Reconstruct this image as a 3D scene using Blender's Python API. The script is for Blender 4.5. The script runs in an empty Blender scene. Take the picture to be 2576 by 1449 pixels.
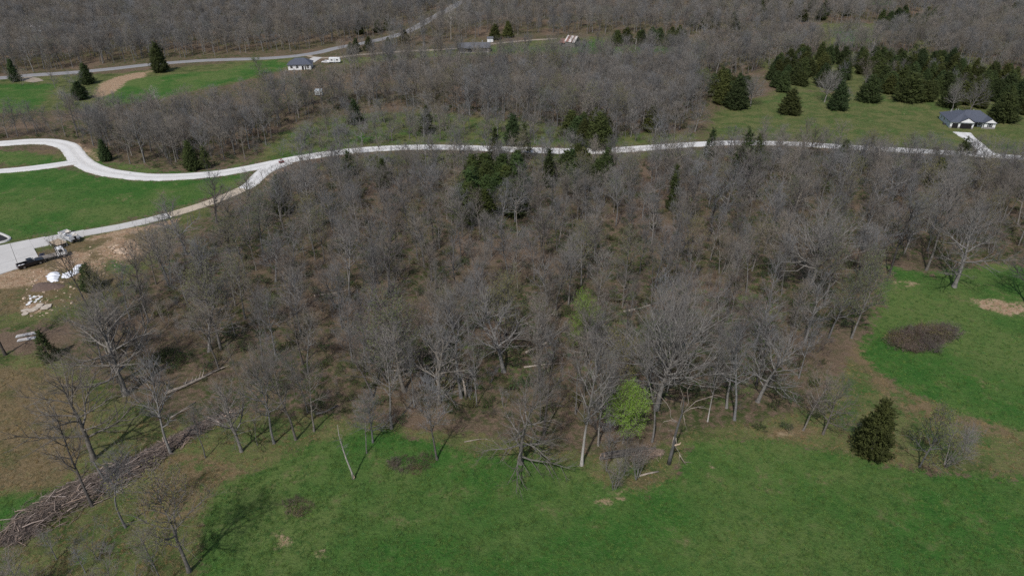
import bpy, math, random
import numpy as np
from math import radians as R
from mathutils import Vector, Matrix

sc = bpy.context.scene
COL = sc.collection

# ------------------------------------------------------------------ camera
CAM_H = 80.0
PITCH = 29.5
cam_data = bpy.data.cameras.new('camera')
cam_data.lens = 24.0
cam_data.sensor_width = 36.0
cam_data.clip_start = 0.5
cam_data.clip_end = 9000.0
cam = bpy.data.objects.new('camera', cam_data)
COL.objects.link(cam)
cam.location = (0, 0, CAM_H)
cam.rotation_euler = (R(90 - PITCH), 0, 0)
sc.camera = cam

# ------------------------------------------------------------------ sky, sun, exposure
SUN_EL, SHADOW_AZ = 52.0, 20.0        # shadows run away from the camera and a little to the right
world = bpy.data.worlds.new('World')
sc.world = world
world.use_nodes = True
wn = world.node_tree
for n in list(wn.nodes):
    wn.nodes.remove(n)
wo = wn.nodes.new('ShaderNodeOutputWorld')
wb = wn.nodes.new('ShaderNodeBackground')
ws = wn.nodes.new('ShaderNodeTexSky')
ws.sky_type = 'NISHITA'
ws.sun_disc = False
ws.sun_elevation = R(SUN_EL)
ws.sun_rotation = R(180 + SHADOW_AZ)
ws.air_density = 1.0
ws.dust_density = 2.0
wn.links.new(ws.outputs[0], wb.inputs[0])
wn.links.new(wb.outputs[0], wo.inputs[0])
wb.inputs[1].default_value = 0.10
sd = bpy.data.lights.new('sun', 'SUN')
sd.energy = 3.0
sd.angle = R(1.4)
sd.color = (1.0, 0.955, 0.90)
sun = bpy.data.objects.new('sun', sd)
COL.objects.link(sun)
sun.location = (-60, -120, 200)
sun.rotation_euler = Vector((math.sin(R(SHADOW_AZ)) * math.cos(R(SUN_EL)), math.cos(R(SHADOW_AZ)) * math.cos(R(SUN_EL)),
                             -math.sin(R(SUN_EL)))).to_track_quat('-Z', 'Y').to_euler()
sc.view_settings.view_transform = 'Standard'
sc.view_settings.look = 'None'
sc.view_settings.exposure = -0.05
sc.view_settings.gamma = 1.0
sc.view_settings.use_curve_mapping = False
sc.render.engine = 'CYCLES'
sc.cycles.use_denoising = False
sc.cycles.max_bounces = 4
sc.cycles.diffuse_bounces = 2
sc.cycles.glossy_bounces = 2
sc.cycles.transmission_bounces = 2
sc.cycles.transparent_max_bounces = 4
sc.cycles.pixel_filter_type = 'BLACKMAN_HARRIS'
sc.cycles.filter_width = 1.5
sc.cycles.sample_clamp_direct = 4.0
sc.cycles.sample_clamp_indirect = 1.5
sc.cycles.caustics_reflective = False
sc.cycles.caustics_refractive = False

# ------------------------------------------------------------------ survey helpers: the photograph's points on the ground
FPX = 2576 * 24.0 / 36.0
CP, SP = math.cos(R(PITCH)), math.sin(R(PITCH))
HX = np.array([-270.0, -150, 0, 330]); HY = np.array([395.0, 445, 500, 560])


def hgt(x, y):
    """height of the land"""
    yr = np.interp(x, HX, HY)
    t = (np.asarray(y) - yr) / 30.0
    rise = 30.0 * np.where(t > 20, t, np.log1p(np.exp(np.minimum(t, 20))))
    rise = np.minimum(rise, 900.0)
    b = 0.5 * np.sin(np.asarray(x) / 41.0 + 1) * np.sin(np.asarray(y) / 33.0) + 0.25 * np.sin(np.asarray(x) / 17.0) * np.cos(np.asarray(y) / 15.0 + .7)
    return 0.06 * rise + b


def at(px, py):
    k = (px - 1288.0) / FPX
    u = (724.5 - py) / FPX
    dx, dy, dz = k, CP + u * SP, -SP + u * CP
    h = 0.0
    t = 0
    for _ in range(40):
        t = (CAM_H - h) / -dz
        h = 0.5 * h + 0.5 * float(hgt(dx * t, dy * t))
    return Vector((dx * t, dy * t, float(hgt(dx * t, dy * t))))


def pix(p):
    x, y, z = p[0], p[1], p[2] - CAM_H
    d = y * CP - z * SP
    return 1288 + x / d * FPX, 724.5 - (y * SP + z * CP) / d * FPX


def top_h(p, py):
    k = (724.5 - py) / FPX
    z = (k * p.y * CP - p.y * SP) / (CP + k * SP) + CAM_H
    return z - p.z


def inpoly(P, X, Y):
    P = np.asarray(P)
    r = np.zeros(np.shape(X), bool)
    n = len(P)
    j = n - 1
    for i in range(n):
        xi, yi = P[i]; xj, yj = P[j]
        with np.errstate(divide='ignore', invalid='ignore'):
            c = ((yi > Y) != (yj > Y)) & (X < (xj - xi) * (Y - yi) / (yj - yi + 1e-12) + xi)
        r ^= c
        j = i
    return r


def polydist(P, X, Y, closed=True):
    P = np.asarray(P, float)
    best = np.full(np.shape(X), 1e9)
    n = len(P)
    for i in range(n if closed else n - 1):
        a, b = P[i], P[(i + 1) % n]
        d = b - a
        L = d @ d + 1e-9
        t = np.clip(((X - a[0]) * d[0] + (Y - a[1]) * d[1]) / L, 0, 1)
        best = np.minimum(best, np.hypot(X - a[0] - t * d[0], Y - a[1] - t * d[1]))
    return best


def wpoly(pp):
    return [tuple(at(*q))[:2] for q in pp]


def smooth_line(pts, step=2.0):
    """Catmull-Rom through ground points, resampled"""
    P = [np.array(p[:2], float) for p in pts]
    P = [2 * P[0] - P[1]] + P + [2 * P[-1] - P[-2]]
    out = []
    for i in range(1, len(P) - 2):
        a, b, c, d = P[i - 1:i + 3]
        n = max(2, int(np.linalg.norm(c - b) / step))
        for k in range(n):
            t = k / n
            out.append(0.5 * ((2 * b) + (c - a) * t + (2 * a - 5 * b + 4 * c - d) * t * t + (3 * b - a - 3 * c + d) * t ** 3))
    out.append(P[-2])
    return np.array(out)


# ------------------------------------------------------------------ tagging
def tag(o, label=None, cat=None, group=None, kind=None):
    if label: o['label'] = label
    if cat: o['category'] = cat
    if group: o['group'] = group
    if kind: o['kind'] = kind
    return o


def empty(name, loc, rz=0.0, label=None, cat=None, group=None, kind=None, scale=None, tilt=None):
    o = bpy.data.objects.new(name, None)
    COL.objects.link(o)
    o.location = loc
    o.rotation_euler = (tilt[0], tilt[1], rz) if tilt else (0, 0, rz)
    if scale is not None:
        o.scale = scale
    o.empty_display_size = 0.5
    return tag(o, label, cat, group, kind)


def link(name, mesh, parent=None):
    o = bpy.data.objects.new(name, mesh)
    COL.objects.link(o)
    if parent is not None:
        o.parent = parent
    return o


class MB:
    """collects simple solids into one mesh"""
    def __init__(s):
        s.v = []; s.f = []

    def add(s, vs, fs):
        b = len(s.v)
        s.v += [tuple(q) for q in vs]
        s.f += [tuple(i + b for i in q) for q in fs]
        return s

    def box(s, x0, y0, z0, x1, y1, z1):
        return s.add([(x0, y0, z0), (x1, y0, z0), (x1, y1, z0), (x0, y1, z0), (x0, y0, z1), (x1, y0, z1), (x1, y1, z1), (x0, y1, z1)],
                     [(0, 3, 2, 1), (4, 5, 6, 7), (0, 1, 5, 4), (1, 2, 6, 5), (2, 3, 7, 6), (3, 0, 4, 7)])

    def prof(s, pts, y0, y1, inset=None):
        """side outline (x, z) swept across y; inset(z) narrows it"""
        n = len(pts)
        ins = inset or (lambda z: 0)
        v = [(x, y0 + ins(z), z) for x, z in pts] + [(x, y1 - ins(z), z) for x, z in pts]
        f = [tuple(range(n)), tuple(range(2 * n - 1, n - 1, -1))]
        f += [(i, i + n, (i + 1) % n + n, (i + 1) % n) for i in range(n)]
        return s.add(v, f)

    def tube(s, pts, rad, k=6, cap=True):
        pts = [Vector(p) for p in pts]
        if not hasattr(rad, '__len__'):
            rad = [rad] * len(pts)
        b = len(s.v)
        for i, p in enumerate(pts):
            t = (pts[min(i + 1, len(pts) - 1)] - pts[max(i - 1, 0)]).normalized()
            a = t.cross(Vector((0.31, 0.17, 0.93)) if abs(t.z) < .9 else Vector((1, 0.1, 0))).normalized()
            c = t.cross(a)
            for j in range(k):
                w = 2 * math.pi * j / k
                s.v.append(tuple(p + (a * math.cos(w) + c * math.sin(w)) * rad[i]))
        for i in range(len(pts) - 1):
            for j in range(k):
                s.f.append((b + i * k + j, b + i * k + (j + 1) % k, b + (i + 1) * k + (j + 1) % k, b + (i + 1) * k + j))
        if cap:
            s.f.append(tuple(b + j for j in range(k - 1, -1, -1)))
            s.f.append(tuple(b + (len(pts) - 1) * k + j for j in range(k)))
        return s

    def mesh(s, name, mat, smooth=False):
        me = bpy.data.meshes.new(name)
        me.from_pydata(s.v, [], s.f)
        me.materials.append(mat)
        if smooth:
            me.polygons.foreach_set('use_smooth', [True] * len(me.polygons))
        me.update()
        return me

    def build(s, name, mat, parent=None, smooth=False, bevel=0):
        o = link(name, s.mesh(name, mat, smooth), parent)
        if bevel:
            m = o.modifiers.new('bevel', 'BEVEL')
            m.width = bevel; m.segments = 2; m.limit_method = 'ANGLE'
        return o


def raw_mesh(name, verts, loops, starts, mat, smooth=False):
    """numpy mesh from flat loops and face starts"""
    me = bpy.data.meshes.new(name)
    me.vertices.add(len(verts))
    me.vertices.foreach_set('co', np.asarray(verts, np.float32).ravel())
    me.loops.add(len(loops))
    me.loops.foreach_set('vertex_index', np.asarray(loops, np.int32))
    me.polygons.add(len(starts))
    me.polygons.foreach_set('loop_start', np.asarray(starts, np.int32))
    me.update(calc_edges=True)
    me.validate()
    if smooth:
        me.polygons.foreach_set('use_smooth', np.ones(len(starts), bool))
    if mat: me.materials.append(mat)
    return me


# ------------------------------------------------------------------ materials
def newmat(name):
    m = bpy.data.materials.new(name)
    m.use_nodes = True
    nt = m.node_tree
    for n in list(nt.nodes):
        nt.nodes.remove(n)
    out = nt.nodes.new('ShaderNodeOutputMaterial')
    b = nt.nodes.new('ShaderNodeBsdfPrincipled')
    nt.links.new(b.outputs[0], out.inputs[0])
    return m, nt, b


def nd(nt, t, **kw):
    n = nt.nodes.new(t)
    for k, v in kw.items():
        setattr(n, k, v)
    return n


def sock(nt, n, key, val):
    if isinstance(val, bpy.types.NodeSocket):
        nt.links.new(val, n.inputs[key])
    else:
        n.inputs[key].default_value = val


def mixc(nt, fac, a, b, mode='MIX'):
    n = nd(nt, 'ShaderNodeMix', data_type='RGBA', blend_type=mode)
    sock(nt, n, 0, fac)
    for k, v in ((6, a), (7, b)):
        if isinstance(v, tuple) and len(v) == 3: v = v + (1,)
        sock(nt, n, k, v)
    return n.outputs[2]


def mth(nt, op, a, b=None, c=None, clamp=False):
    n = nd(nt, 'ShaderNodeMath', operation=op, use_clamp=clamp)
    sock(nt, n, 0, a)
    if b is not None: sock(nt, n, 1, b)
    if c is not None: sock(nt, n, 2, c)
    return n.outputs[0]


def mrange(nt, v, a, b, c=0.0, d=1.0, smooth=False):
    n = nd(nt, 'ShaderNodeMapRange')
    if smooth: n.interpolation_type = 'SMOOTHSTEP'
    sock(nt, n, 0, v)
    for i, q in enumerate((a, b, c, d)):
        n.inputs[i + 1].default_value = q
    return n.outputs[0]


def noise(nt, scale, detail=3.0, rough=0.55, vec=None, dist=0.0):
    n = nd(nt, 'ShaderNodeTexNoise')
    n.inputs['Scale'].default_value = scale
    n.inputs['Detail'].default_value = detail
    n.inputs['Roughness'].default_value = rough
    n.inputs['Distortion'].default_value = dist
    if vec is not None: nt.links.new(vec, n.inputs['Vector'])
    return n.outputs['Fac']


def mat(name, col, rough=0.75, var=0.18, scale=3.0, metal=0.0, objvar=0.0, bump=0.0, spec=0.3, hue=0.0):
    """plain surface with uneven tone, optional per-object variation"""
    m, nt, b = newmat(name)
    tc = nd(nt, 'ShaderNodeTexCoord')
    nz = noise(nt, scale, 4.0, 0.6, tc.outputs['Object'])
    f = mrange(nt, nz, 0.3, 0.7, 1 - var, 1 + var)
    c = nd(nt, 'ShaderNodeVectorMath', operation='SCALE')
    c.inputs[0].default_value = col
    if objvar:
        oi = nd(nt, 'ShaderNodeObjectInfo')
        f = mth(nt, 'MULTIPLY', f, mrange(nt, oi.outputs['Random'], 0, 1, 1 - objvar, 1 + objvar))
        if hue:
            w = nd(nt, 'ShaderNodeTexWhiteNoise', noise_dimensions='1D')
            nt.links.new(oi.outputs['Random'], w.inputs['W'])
            cc = mixc(nt, w.outputs['Value'], tuple(col[i] * (1 + hue * (1, 0.15, -1)[i]) for i in range(3)),
                      tuple(col[i] * (1 - hue * (1, 0.15, -1)[i]) for i in range(3)))
            nt.links.new(cc, c.inputs[0])
    nt.links.new(f, c.inputs['Scale'])
    nt.links.new(c.outputs[0], b.inputs['Base Color'])
    b.inputs['Roughness'].default_value = rough
    b.inputs['Metallic'].default_value = metal
    b.inputs['Specular IOR Level'].default_value = spec
    if bump:
        bp = nd(nt, 'ShaderNodeBump')
        bp.inputs['Strength'].default_value = bump
        bp.inputs['Distance'].default_value = 0.05
        nt.links.new(nz, bp.inputs['Height'])
        nt.links.new(bp.outputs[0], b.inputs['Normal'])
    return m


rng = np.random.default_rng(7)
random.seed(7)
# ------------------------------------------------------------------ the land and what grows flat on it
# outlines of the ground covers
GREEN = [  # lush meadow and lawns
    [(520, 1520), (500, 1400), (505, 1300), (560, 1225), (650, 1185), (800, 1108), (900, 1078), (1010, 1088), (1090, 1110), (1190, 1150),
     (1330, 1150), (1450, 1172), (1530, 1225), (1620, 1240), (1700, 1200), (1735, 1115), (1900, 1102), (2050, 1128), (2200, 1165),
     (2400, 1195), (3000, 1212), (3000, 1520)],
    [(2235, 672), (2330, 690), (2420, 672), (3000, 660), (3000, 1080), (2600, 1095), (2490, 1062), (2390, 1032), (2300, 992), (2225, 945), (2165, 890),
     (2190, 830), (2215, 770), (2225, 715)],
    [(-420, 432), (60, 426), (180, 422), (240, 441), (330, 456), (450, 453), (560, 442), (628, 434), (600, 470), (500, 505), (380, 540), (150, 592), (-420, 625)],
    [(-420, 384), (40, 382), (140, 395), (158, 405), (125, 414), (-420, 420)],
    [(60, 212), (140, 212), (105, 262), (60, 285), (-420, 290), (-420, 225)],
    [(262, 232), (330, 200), (430, 188), (560, 176), (640, 156), (690, 152), (730, 165), (640, 195), (430, 240), (330, 262), (240, 268)],
    [(1228, 118), (1400, 116), (1420, 120), (1500, 100), (1540, 110), (1690, 112), (1700, 132), (1500, 135), (1300, 130), (1230, 130)],
    [(2180, -5), (2250, -5), (2250, 14), (2180, 14)],
    [(2100, 80), (2190, 75), (2180, 105), (2110, 108)],
    [(225, 402), (300, 415), (420, 432), (560, 428), (640, 410), (655, 418), (560, 435), (430, 440), (300, 432), (240, 424)],
    [(-420, 1270), (60, 1245), (150, 1235), (90, 1290), (40, 1330), (-420, 1390)],
    (.36, [(1770, 352), (1790, 290), (1830, 262), (1920, 243), (1960, 222), (2100, 235), (2250, 232), (2350, 250), (2400, 268), (3000, 295), (3000, 400), (2480, 386),
     (2100, 366), (1900, 353)]),
    (.42, [(640, 405), (690, 340), (760, 310), (900, 285), (1100, 280), (1300, 300), (1500, 330), (1740, 335), (1790, 350), (1600, 372), (1450, 374), (1300, 370),
     (1050, 366), (860, 378), (700, 408)]),
    (.36, [(430, 1130), (560, 1060), (760, 1040), (900, 1060), (1100, 1080), (1300, 1100), (1500, 1150), (1640, 1130), (1720, 1090), (1900, 1060), (2060, 1020), (2140, 900), (2230, 960),
           (2440, 1030), (3000, 1080), (3000, 1230), (1900, 1110), (1740, 1130), (1560, 1240), (1300, 1180), (1000, 1100), (640, 1200), (520, 1300), (300, 1450), (100, 1450), (250, 1290)]),
    (.24, [(-420, 600), (150, 585), (380, 540), (480, 510), (520, 540), (400, 640), (240, 800), (-420, 880)]),
    (.33, [(800, 900), (1500, 700), (2100, 700), (2200, 640), (2576, 620), (2576, 560), (2000, 700), (1900, 1040), (1600, 1000)]),
    [(690, 400), (850, 360), (900, 340), (1000, 345), (880, 372), (760, 392)],
    (.5, [(150, 745), (190, 755), (160, 775), (110, 770), (60, 765), (60, 740), (95, 730)]),
    [(270, 645), (310, 655), (330, 690), (290, 690), (262, 665)],
]
OLIVE = [  # thin, half dry grass
    [(1770, 352), (1790, 290), (1830, 262), (1920, 243), (1960, 222), (2100, 235), (2250, 232), (2350, 250), (2400, 268), (3000, 295), (3000, 400), (2480, 386),
     (2100, 366), (1900, 353)],
    [(640, 405), (690, 340), (760, 310), (900, 285), (1100, 280), (1300, 300), (1500, 330), (1740, 335), (1790, 350), (1600, 372), (1450, 374), (1300, 370),
     (1050, 366), (860, 378), (700, 408)],
    [(760, 425), (860, 400), (1050, 385), (1300, 390), (1500, 392), (1750, 378), (2000, 378), (2300, 396), (2600, 412), (2600, 432), (2200, 420),
     (1800, 396), (1500, 410), (1250, 425), (1050, 412), (860, 425)],
    [(-420, 900), (150, 890), (260, 960), (340, 1010), (430, 1070), (560, 1040), (760, 1040), (900, 1060), (1100, 1080), (1300, 1100), (1500, 1150), (1640, 1130),
     (1720, 1090), (1900, 1060), (2060, 1020), (2140, 900), (2230, 960), (2440, 1030), (3000, 1080), (3000, 1230), (2200, 1170), (1900, 1110),
     (1740, 1130), (1680, 1230), (1560, 1240), (1300, 1180), (1000, 1100), (640, 1200), (520, 1300), (520, 1520), (-420, 1520)],
    [(-420, 600), (150, 585), (380, 540), (480, 510), (560, 500), (520, 540), (440, 590), (400, 640), (330, 720), (240, 800), (-420, 880)],
    [(0, 380), (160, 385), (240, 375), (300, 400), (220, 420), (160, 410), (0, 425)],
    [(-420, 205), (300, 185), (640, 150), (760, 140), (740, 170), (640, 200), (430, 245), (240, 275), (-420, 300)],
    [(840, 150), (1000, 135), (1200, 118), (1500, 92), (1720, 105), (1720, 138), (1300, 138), (1000, 150), (860, 165)],
    [(2060, 60), (2220, 60), (2210, 120), (2080, 120)],
    [(1900, 150), (2050, 130), (2400, 130), (2600, 200), (3000, 300), (2400, 270), (2250, 235), (1960, 230)],
]
TAN = [  # straw-coloured dry grass
    [(-420, 930), (110, 920), (200, 960), (240, 1060), (220, 1140), (150, 1220), (60, 1240), (-420, 1260)],
    [(330, 1290), (380, 1170), (470, 1130), (600, 1165), (640, 1190), (560, 1220), (500, 1290), (430, 1330)],
    [(2445, 752), (2500, 755), (2576, 770), (2600, 785), (2540, 793), (2480, 778)],
    [(2235, 705), (2290, 700), (2300, 718), (2250, 720)],
    [(1910, 1080), (2000, 1060), (2080, 1080), (2030, 1110), (1930, 1100)],
    [(1720, 1160), (1830, 1150), (1840, 1180), (1760, 1200)],
    [(1560, 1200), (1690, 1195), (1640, 1250), (1550, 1250)],
    [(2130, 880), (2180, 850), (2230, 890), (2250, 960), (2330, 1000), (2440, 1040), (2560, 1080), (2560, 1110), (2300, 1060), (2180, 960)],
    [(660, 1190), (760, 1130), (800, 1120), (780, 1160), (700, 1200)],
    [(700, 1345), (735, 1350), (740, 1370), (705, 1375)],
    [(780, 1385), (815, 1380), (820, 1400), (790, 1405)],
    [(1180, 1150), (1240, 1145), (1230, 1165), (1190, 1165)],
    [(60, 380), (130, 375), (150, 385), (110, 392)],
    [(70, 640), (220, 598), (330, 580), (440, 555), (430, 600), (360, 660), (300, 720), (220, 760), (60, 790), (-420, 800), (-420, 700)],
]
DIRT = [  # bare reddish soil
    [(-420, 700), (60, 680), (110, 672), (150, 690), (110, 715), (30, 725), (-420, 735)],
    [(215, 600), (300, 578), (400, 560), (470, 545), (440, 560), (330, 590), (230, 606)],
    [(240, 628), (285, 600), (340, 600), (360, 640), (300, 660), (250, 650)],
    [(130, 650), (230, 630), (220, 665), (150, 680)],
    [(262, 632), (300, 610), (335, 622), (340, 645), (300, 645)],
    [(165, 640), (205, 628), (200, 650), (170, 660)],
    [(235, 235), (250, 212), (290, 195), (330, 186), (385, 178), (360, 195), (320, 205), (300, 225), (262, 245), (240, 245)],
    [(150, 362), (180, 358), (215, 368), (235, 385), (255, 400), (240, 404), (215, 392), (195, 372)],
    [(1250, 406), (1330, 398), (1340, 415), (1260, 425)],
    [(55, 765), (110, 760), (125, 780), (70, 795)],
    [(190, 655), (280, 650), (240, 700), (190, 700)],
    [(2445, 750), (2500, 752), (2580, 768), (2605, 786), (2540, 796), (2480, 780)],
    (.8, [(695, 1345), (735, 1342), (745, 1368), (702, 1378)]), (.8, [(775, 1385), (818, 1376), (826, 1402), (788, 1410)]),
    (.55, [(2230, 704), (2290, 697), (2310, 716), (2250, 722)]), (.5, [(1730, 1160), (1820, 1150), (1835, 1180), (1750, 1195)]), (.5, [(1470, 1250), (1580, 1235), (1600, 1262), (1500, 1275)]),
    (.5, [(320, 1100), (370, 1080), (390, 1110), (340, 1140)]), (.5, [(1900, 1085), (2000, 1065), (2030, 1100), (1930, 1105)]),
    [(-40, 110), (45, 108), (50, 120), (-40, 128)],
    [(690, 430), (740, 415), (720, 430), (670, 455)],
]


def covers(X, Y, polys, feather):
    m = np.zeros(X.shape)
    D = np.hypot(X, Y)
    for pp in polys:
        wt = 1.0
        if isinstance(pp[0], float):
            wt, pp = pp[0], pp[1]
        W = np.array(wpoly(pp))
        lo, hi = W.min(0) - 25, W.max(0) + 25
        sel = (X > lo[0]) & (X < hi[0]) & (Y > lo[1]) & (Y < hi[1])
        if not sel.any(): continue
        x, y = X[sel], Y[sel]
        d = polydist(W, x, y)
        d = np.where(inpoly(W, x, y), d, -d)
        f = feather * np.clip(D[sel] / 150, 0.7, 1.8)
        m[sel] = np.maximum(m[sel], np.clip(0.5 + d / (2 * f), 0, 1) * wt)
    return m


def spaced(edges):
    out = []
    for a, b, s in edges:
        n = max(1, int(round((b - a) / s)))
        out += list(a + (b - a) * np.arange(n) / n)
    out.append(edges[-1][1])
    return np.array(out)


gy = spaced([(-600, -100, 100), (-100, 40, 14), (40, 140, 0.75), (140, 330, 1.4), (330, 760, 3.4), (760, 1500, 60), (1500, 6000, 450)])
half = 0.86 * np.maximum(gy, 20) + 40
us = np.concatenate([[-30, -8, -3, -1.6, -1.2], np.linspace(-1, 1, 331), [1.2, 1.6, 3, 8, 30]])
GX = us[None, :] * half[:, None]
GY = np.repeat(gy[:, None], len(us), 1)
GZ = hgt(GX, GY)
nearv = (GY > 40) & (GY < 330) & (np.abs(GX) < half[:, None])
GZ = GZ + np.where(nearv, rng.normal(0, 0.035, GX.shape), 0)
nr, nc = GX.shape
idx = np.arange(nr * nc).reshape(nr, nc)
quads = np.stack([idx[:-1, :-1], idx[:-1, 1:], idx[1:, 1:], idx[1:, :-1]], -1).reshape(-1, 4)


def ground_material():
    m, nt, b = newmat('land_cover')
    geo = nd(nt, 'ShaderNodeNewGeometry')
    P = geo.outputs['Position']
    at_ = nd(nt, 'ShaderNodeAttribute', attribute_name='cover')
    sep = nd(nt, 'ShaderNodeSeparateColor')
    nt.links.new(at_.outputs['Color'], sep.inputs[0])
    n_big = noise(nt, 0.035, 4, 0.6, P)
    n_mid = noise(nt, 0.16, 5, 0.62, P, 0.4)
    n_sm = noise(nt, 0.75, 4, 0.65, P)
    n_fine = noise(nt, 3.2, 3, 0.7, P)
    n_vf = noise(nt, 9.0, 2, 0.7, P)
    edge = mth(nt, 'ADD', mth(nt, 'MULTIPLY', mth(nt, 'SUBTRACT', n_mid, 0.5), 1.5), mth(nt, 'MULTIPLY', mth(nt, 'SUBTRACT', n_sm, 0.5), 1.1))

    def thr(s, w=0.16, bias=0.0):
        return mrange(nt, mth(nt, 'ADD', s, mth(nt, 'ADD', edge, bias)), 0.5 - w, 0.5 + w, 0, 1, True)
    # leaf litter under the trees
    lit = mixc(nt, mrange(nt, n_mid, 0.35, 0.68), (0.112, 0.079, 0.053), (0.182, 0.132, 0.095))
    lit = mixc(nt, mrange(nt, n_fine, 0.42, 0.72), lit, (0.22, 0.165, 0.12))
    lit = mixc(nt, mrange(nt, n_vf, 0.55, 0.75, 0, .6), lit, (0.050, 0.036, 0.026))
    lit = mixc(nt, mth(nt, 'MULTIPLY', mrange(nt, n_big, 0.38, 0.56), mrange(nt, n_sm, 0.40, 0.60)), lit, (0.055, 0.075, 0.025))
    # half dry grass
    oli = mixc(nt, mrange(nt, n_sm, 0.35, 0.68), (0.100, 0.136, 0.042), (0.165, 0.160, 0.068))
    oli = mixc(nt, mrange(nt, n_mid, 0.45, 0.66), oli, (0.044, 0.076, 0.020))
    oli = mixc(nt, mrange(nt, n_fine, 0.5, 0.75), oli, (0.16, 0.13, 0.075))
    # straw
    tan = mixc(nt, mrange(nt, n_sm, 0.3, 0.7), (0.20, 0.150, 0.085), (0.135, 0.105, 0.055))
    tan = mixc(nt, mrange(nt, n_mid, 0.5, 0.68), tan, (0.07, 0.085, 0.03))
    tan = mixc(nt, mrange(nt, n_fine, 0.52, 0.75), tan, (0.27, 0.21, 0.13))
    # lush grass
    grn = mixc(nt, mrange(nt, n_mid, 0.32, 0.66), (0.034, 0.112, 0.020), (0.060, 0.140, 0.028))
    grn = mixc(nt, mrange(nt, n_big, 0.44, 0.60), grn, (0.108, 0.156, 0.046))
    grn = mixc(nt, mrange(nt, n_sm, 0.50, 0.72, 0, .75), grn, (0.020, 0.070, 0.013))
    grn = mixc(nt, mrange(nt, n_fine, 0.52, 0.74, 0, .7), grn, (0.125, 0.175, 0.062))
    grn = mixc(nt, mth(nt, 'MULTIPLY', mrange(nt, n_mid, 0.54, 0.68, 0, .85), mrange(nt, n_sm, 0.44, 0.62)), grn, (0.19, 0.175, 0.085))
    # bare soil
    dirt = mixc(nt, mrange(nt, n_sm, 0.35, 0.65), (0.33, 0.215, 0.135), (0.43, 0.33, 0.225))
    dirt = mixc(nt, mrange(nt, n_fine, 0.5, 0.7), dirt, (0.22, 0.14, 0.09))
    c = mixc(nt, thr(sep.outputs[1]), lit, oli)
    c = mixc(nt, thr(at_.outputs['Alpha'], 0.2, -0.05), c, tan)
    c = mixc(nt, thr(sep.outputs[0]), c, grn)
    c = mixc(nt, thr(sep.outputs[2], 0.2, -0.05), c, dirt)
    nt.links.new(c, b.inputs['Base Color'])
    b.inputs['Roughness'].default_value = 0.95
    b.inputs['Specular IOR Level'].default_value = 0.1
    bp = nd(nt, 'ShaderNodeBump')
    bp.inputs['Strength'].default_value = 0.9
    bp.inputs['Distance'].default_value = 0.35
    hsum = mth(nt, 'ADD', n_sm, mth(nt, 'ADD', mth(nt, 'MULTIPLY', n_fine, 0.75), mth(nt, 'MULTIPLY', n_vf, 0.3)))
    nt.links.new(hsum, bp.inputs['Height'])
    nt.links.new(bp.outputs[0], b.inputs['Normal'])
    return m


ground_me = raw_mesh('ground', np.stack([GX, GY, GZ], -1).reshape(-1, 3), quads.ravel(), np.arange(len(quads)) * 4, ground_material(), True)
X, Y = GX.ravel(), GY.ravel()
cov = np.zeros((len(X), 4), np.float32)
cov[:, 0] = covers(X, Y, GREEN, 3.4)
cov[:, 1] = covers(X, Y, OLIVE, 4.0)
cov[:, 2] = covers(X, Y, DIRT, 1.6)
cov[:, 3] = covers(X, Y, TAN, 3.0)
ca = ground_me.attributes.new('cover', 'FLOAT_COLOR', 'POINT')
ca.data.foreach_set('color', cov.ravel())
ground = link('ground', ground_me)
tag(ground, 'rolling ground of green meadow, dry grass and brown leaf litter', 'ground', kind='structure')

# ------------------------------------------------------------------ roads
def road(name, pts, width, m, label, lift=0.10, cat='road', wob=0.10, kerb=0.0):
    L = smooth_line([at(*q) for q in pts], 2.0)
    n = len(L)
    tg = np.gradient(L, axis=0)
    tg /= np.linalg.norm(tg, axis=1)[:, None] + 1e-9
    nm = np.stack([-tg[:, 1], tg[:, 0]], 1)
    if hasattr(width, '__len__'):
        wd = np.interp(np.linspace(0, 1, n), np.linspace(0, 1, len(width)), width)
    else:
        wd = np.full(n, float(width))
    k = 13
    vs = []
    for j in range(k):
        s = (j / (k - 1) - 0.5)
        off = s * wd
        if j in (0, k - 1):
            off = off + rng.normal(0, wob, n)
        p = L + nm * off[:, None]
        z = hgt(p[:, 0], p[:, 1]) + (lift if 0 < j < k - 1 else -0.12)
        vs.append(np.column_stack([p, z]))
    V = np.stack(vs, 1).reshape(-1, 3)
    ii = np.arange(n * k).reshape(n, k)
    q = np.stack([ii[:-1, :-1], ii[1:, :-1], ii[1:, 1:], ii[:-1, 1:]], -1).reshape(-1, 4)[:, ::-1]
    me = raw_mesh(name, V, q.ravel(), np.arange(len(q)) * 4, m, True)
    la = me.attributes.new('lane', 'FLOAT', 'POINT')
    la.data.foreach_set('value', np.tile(np.abs(np.linspace(-1, 1, k)), n).astype(np.float32))
    o = link(name, me)
    tag(o, label, cat, kind='structure')
    return L


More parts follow.
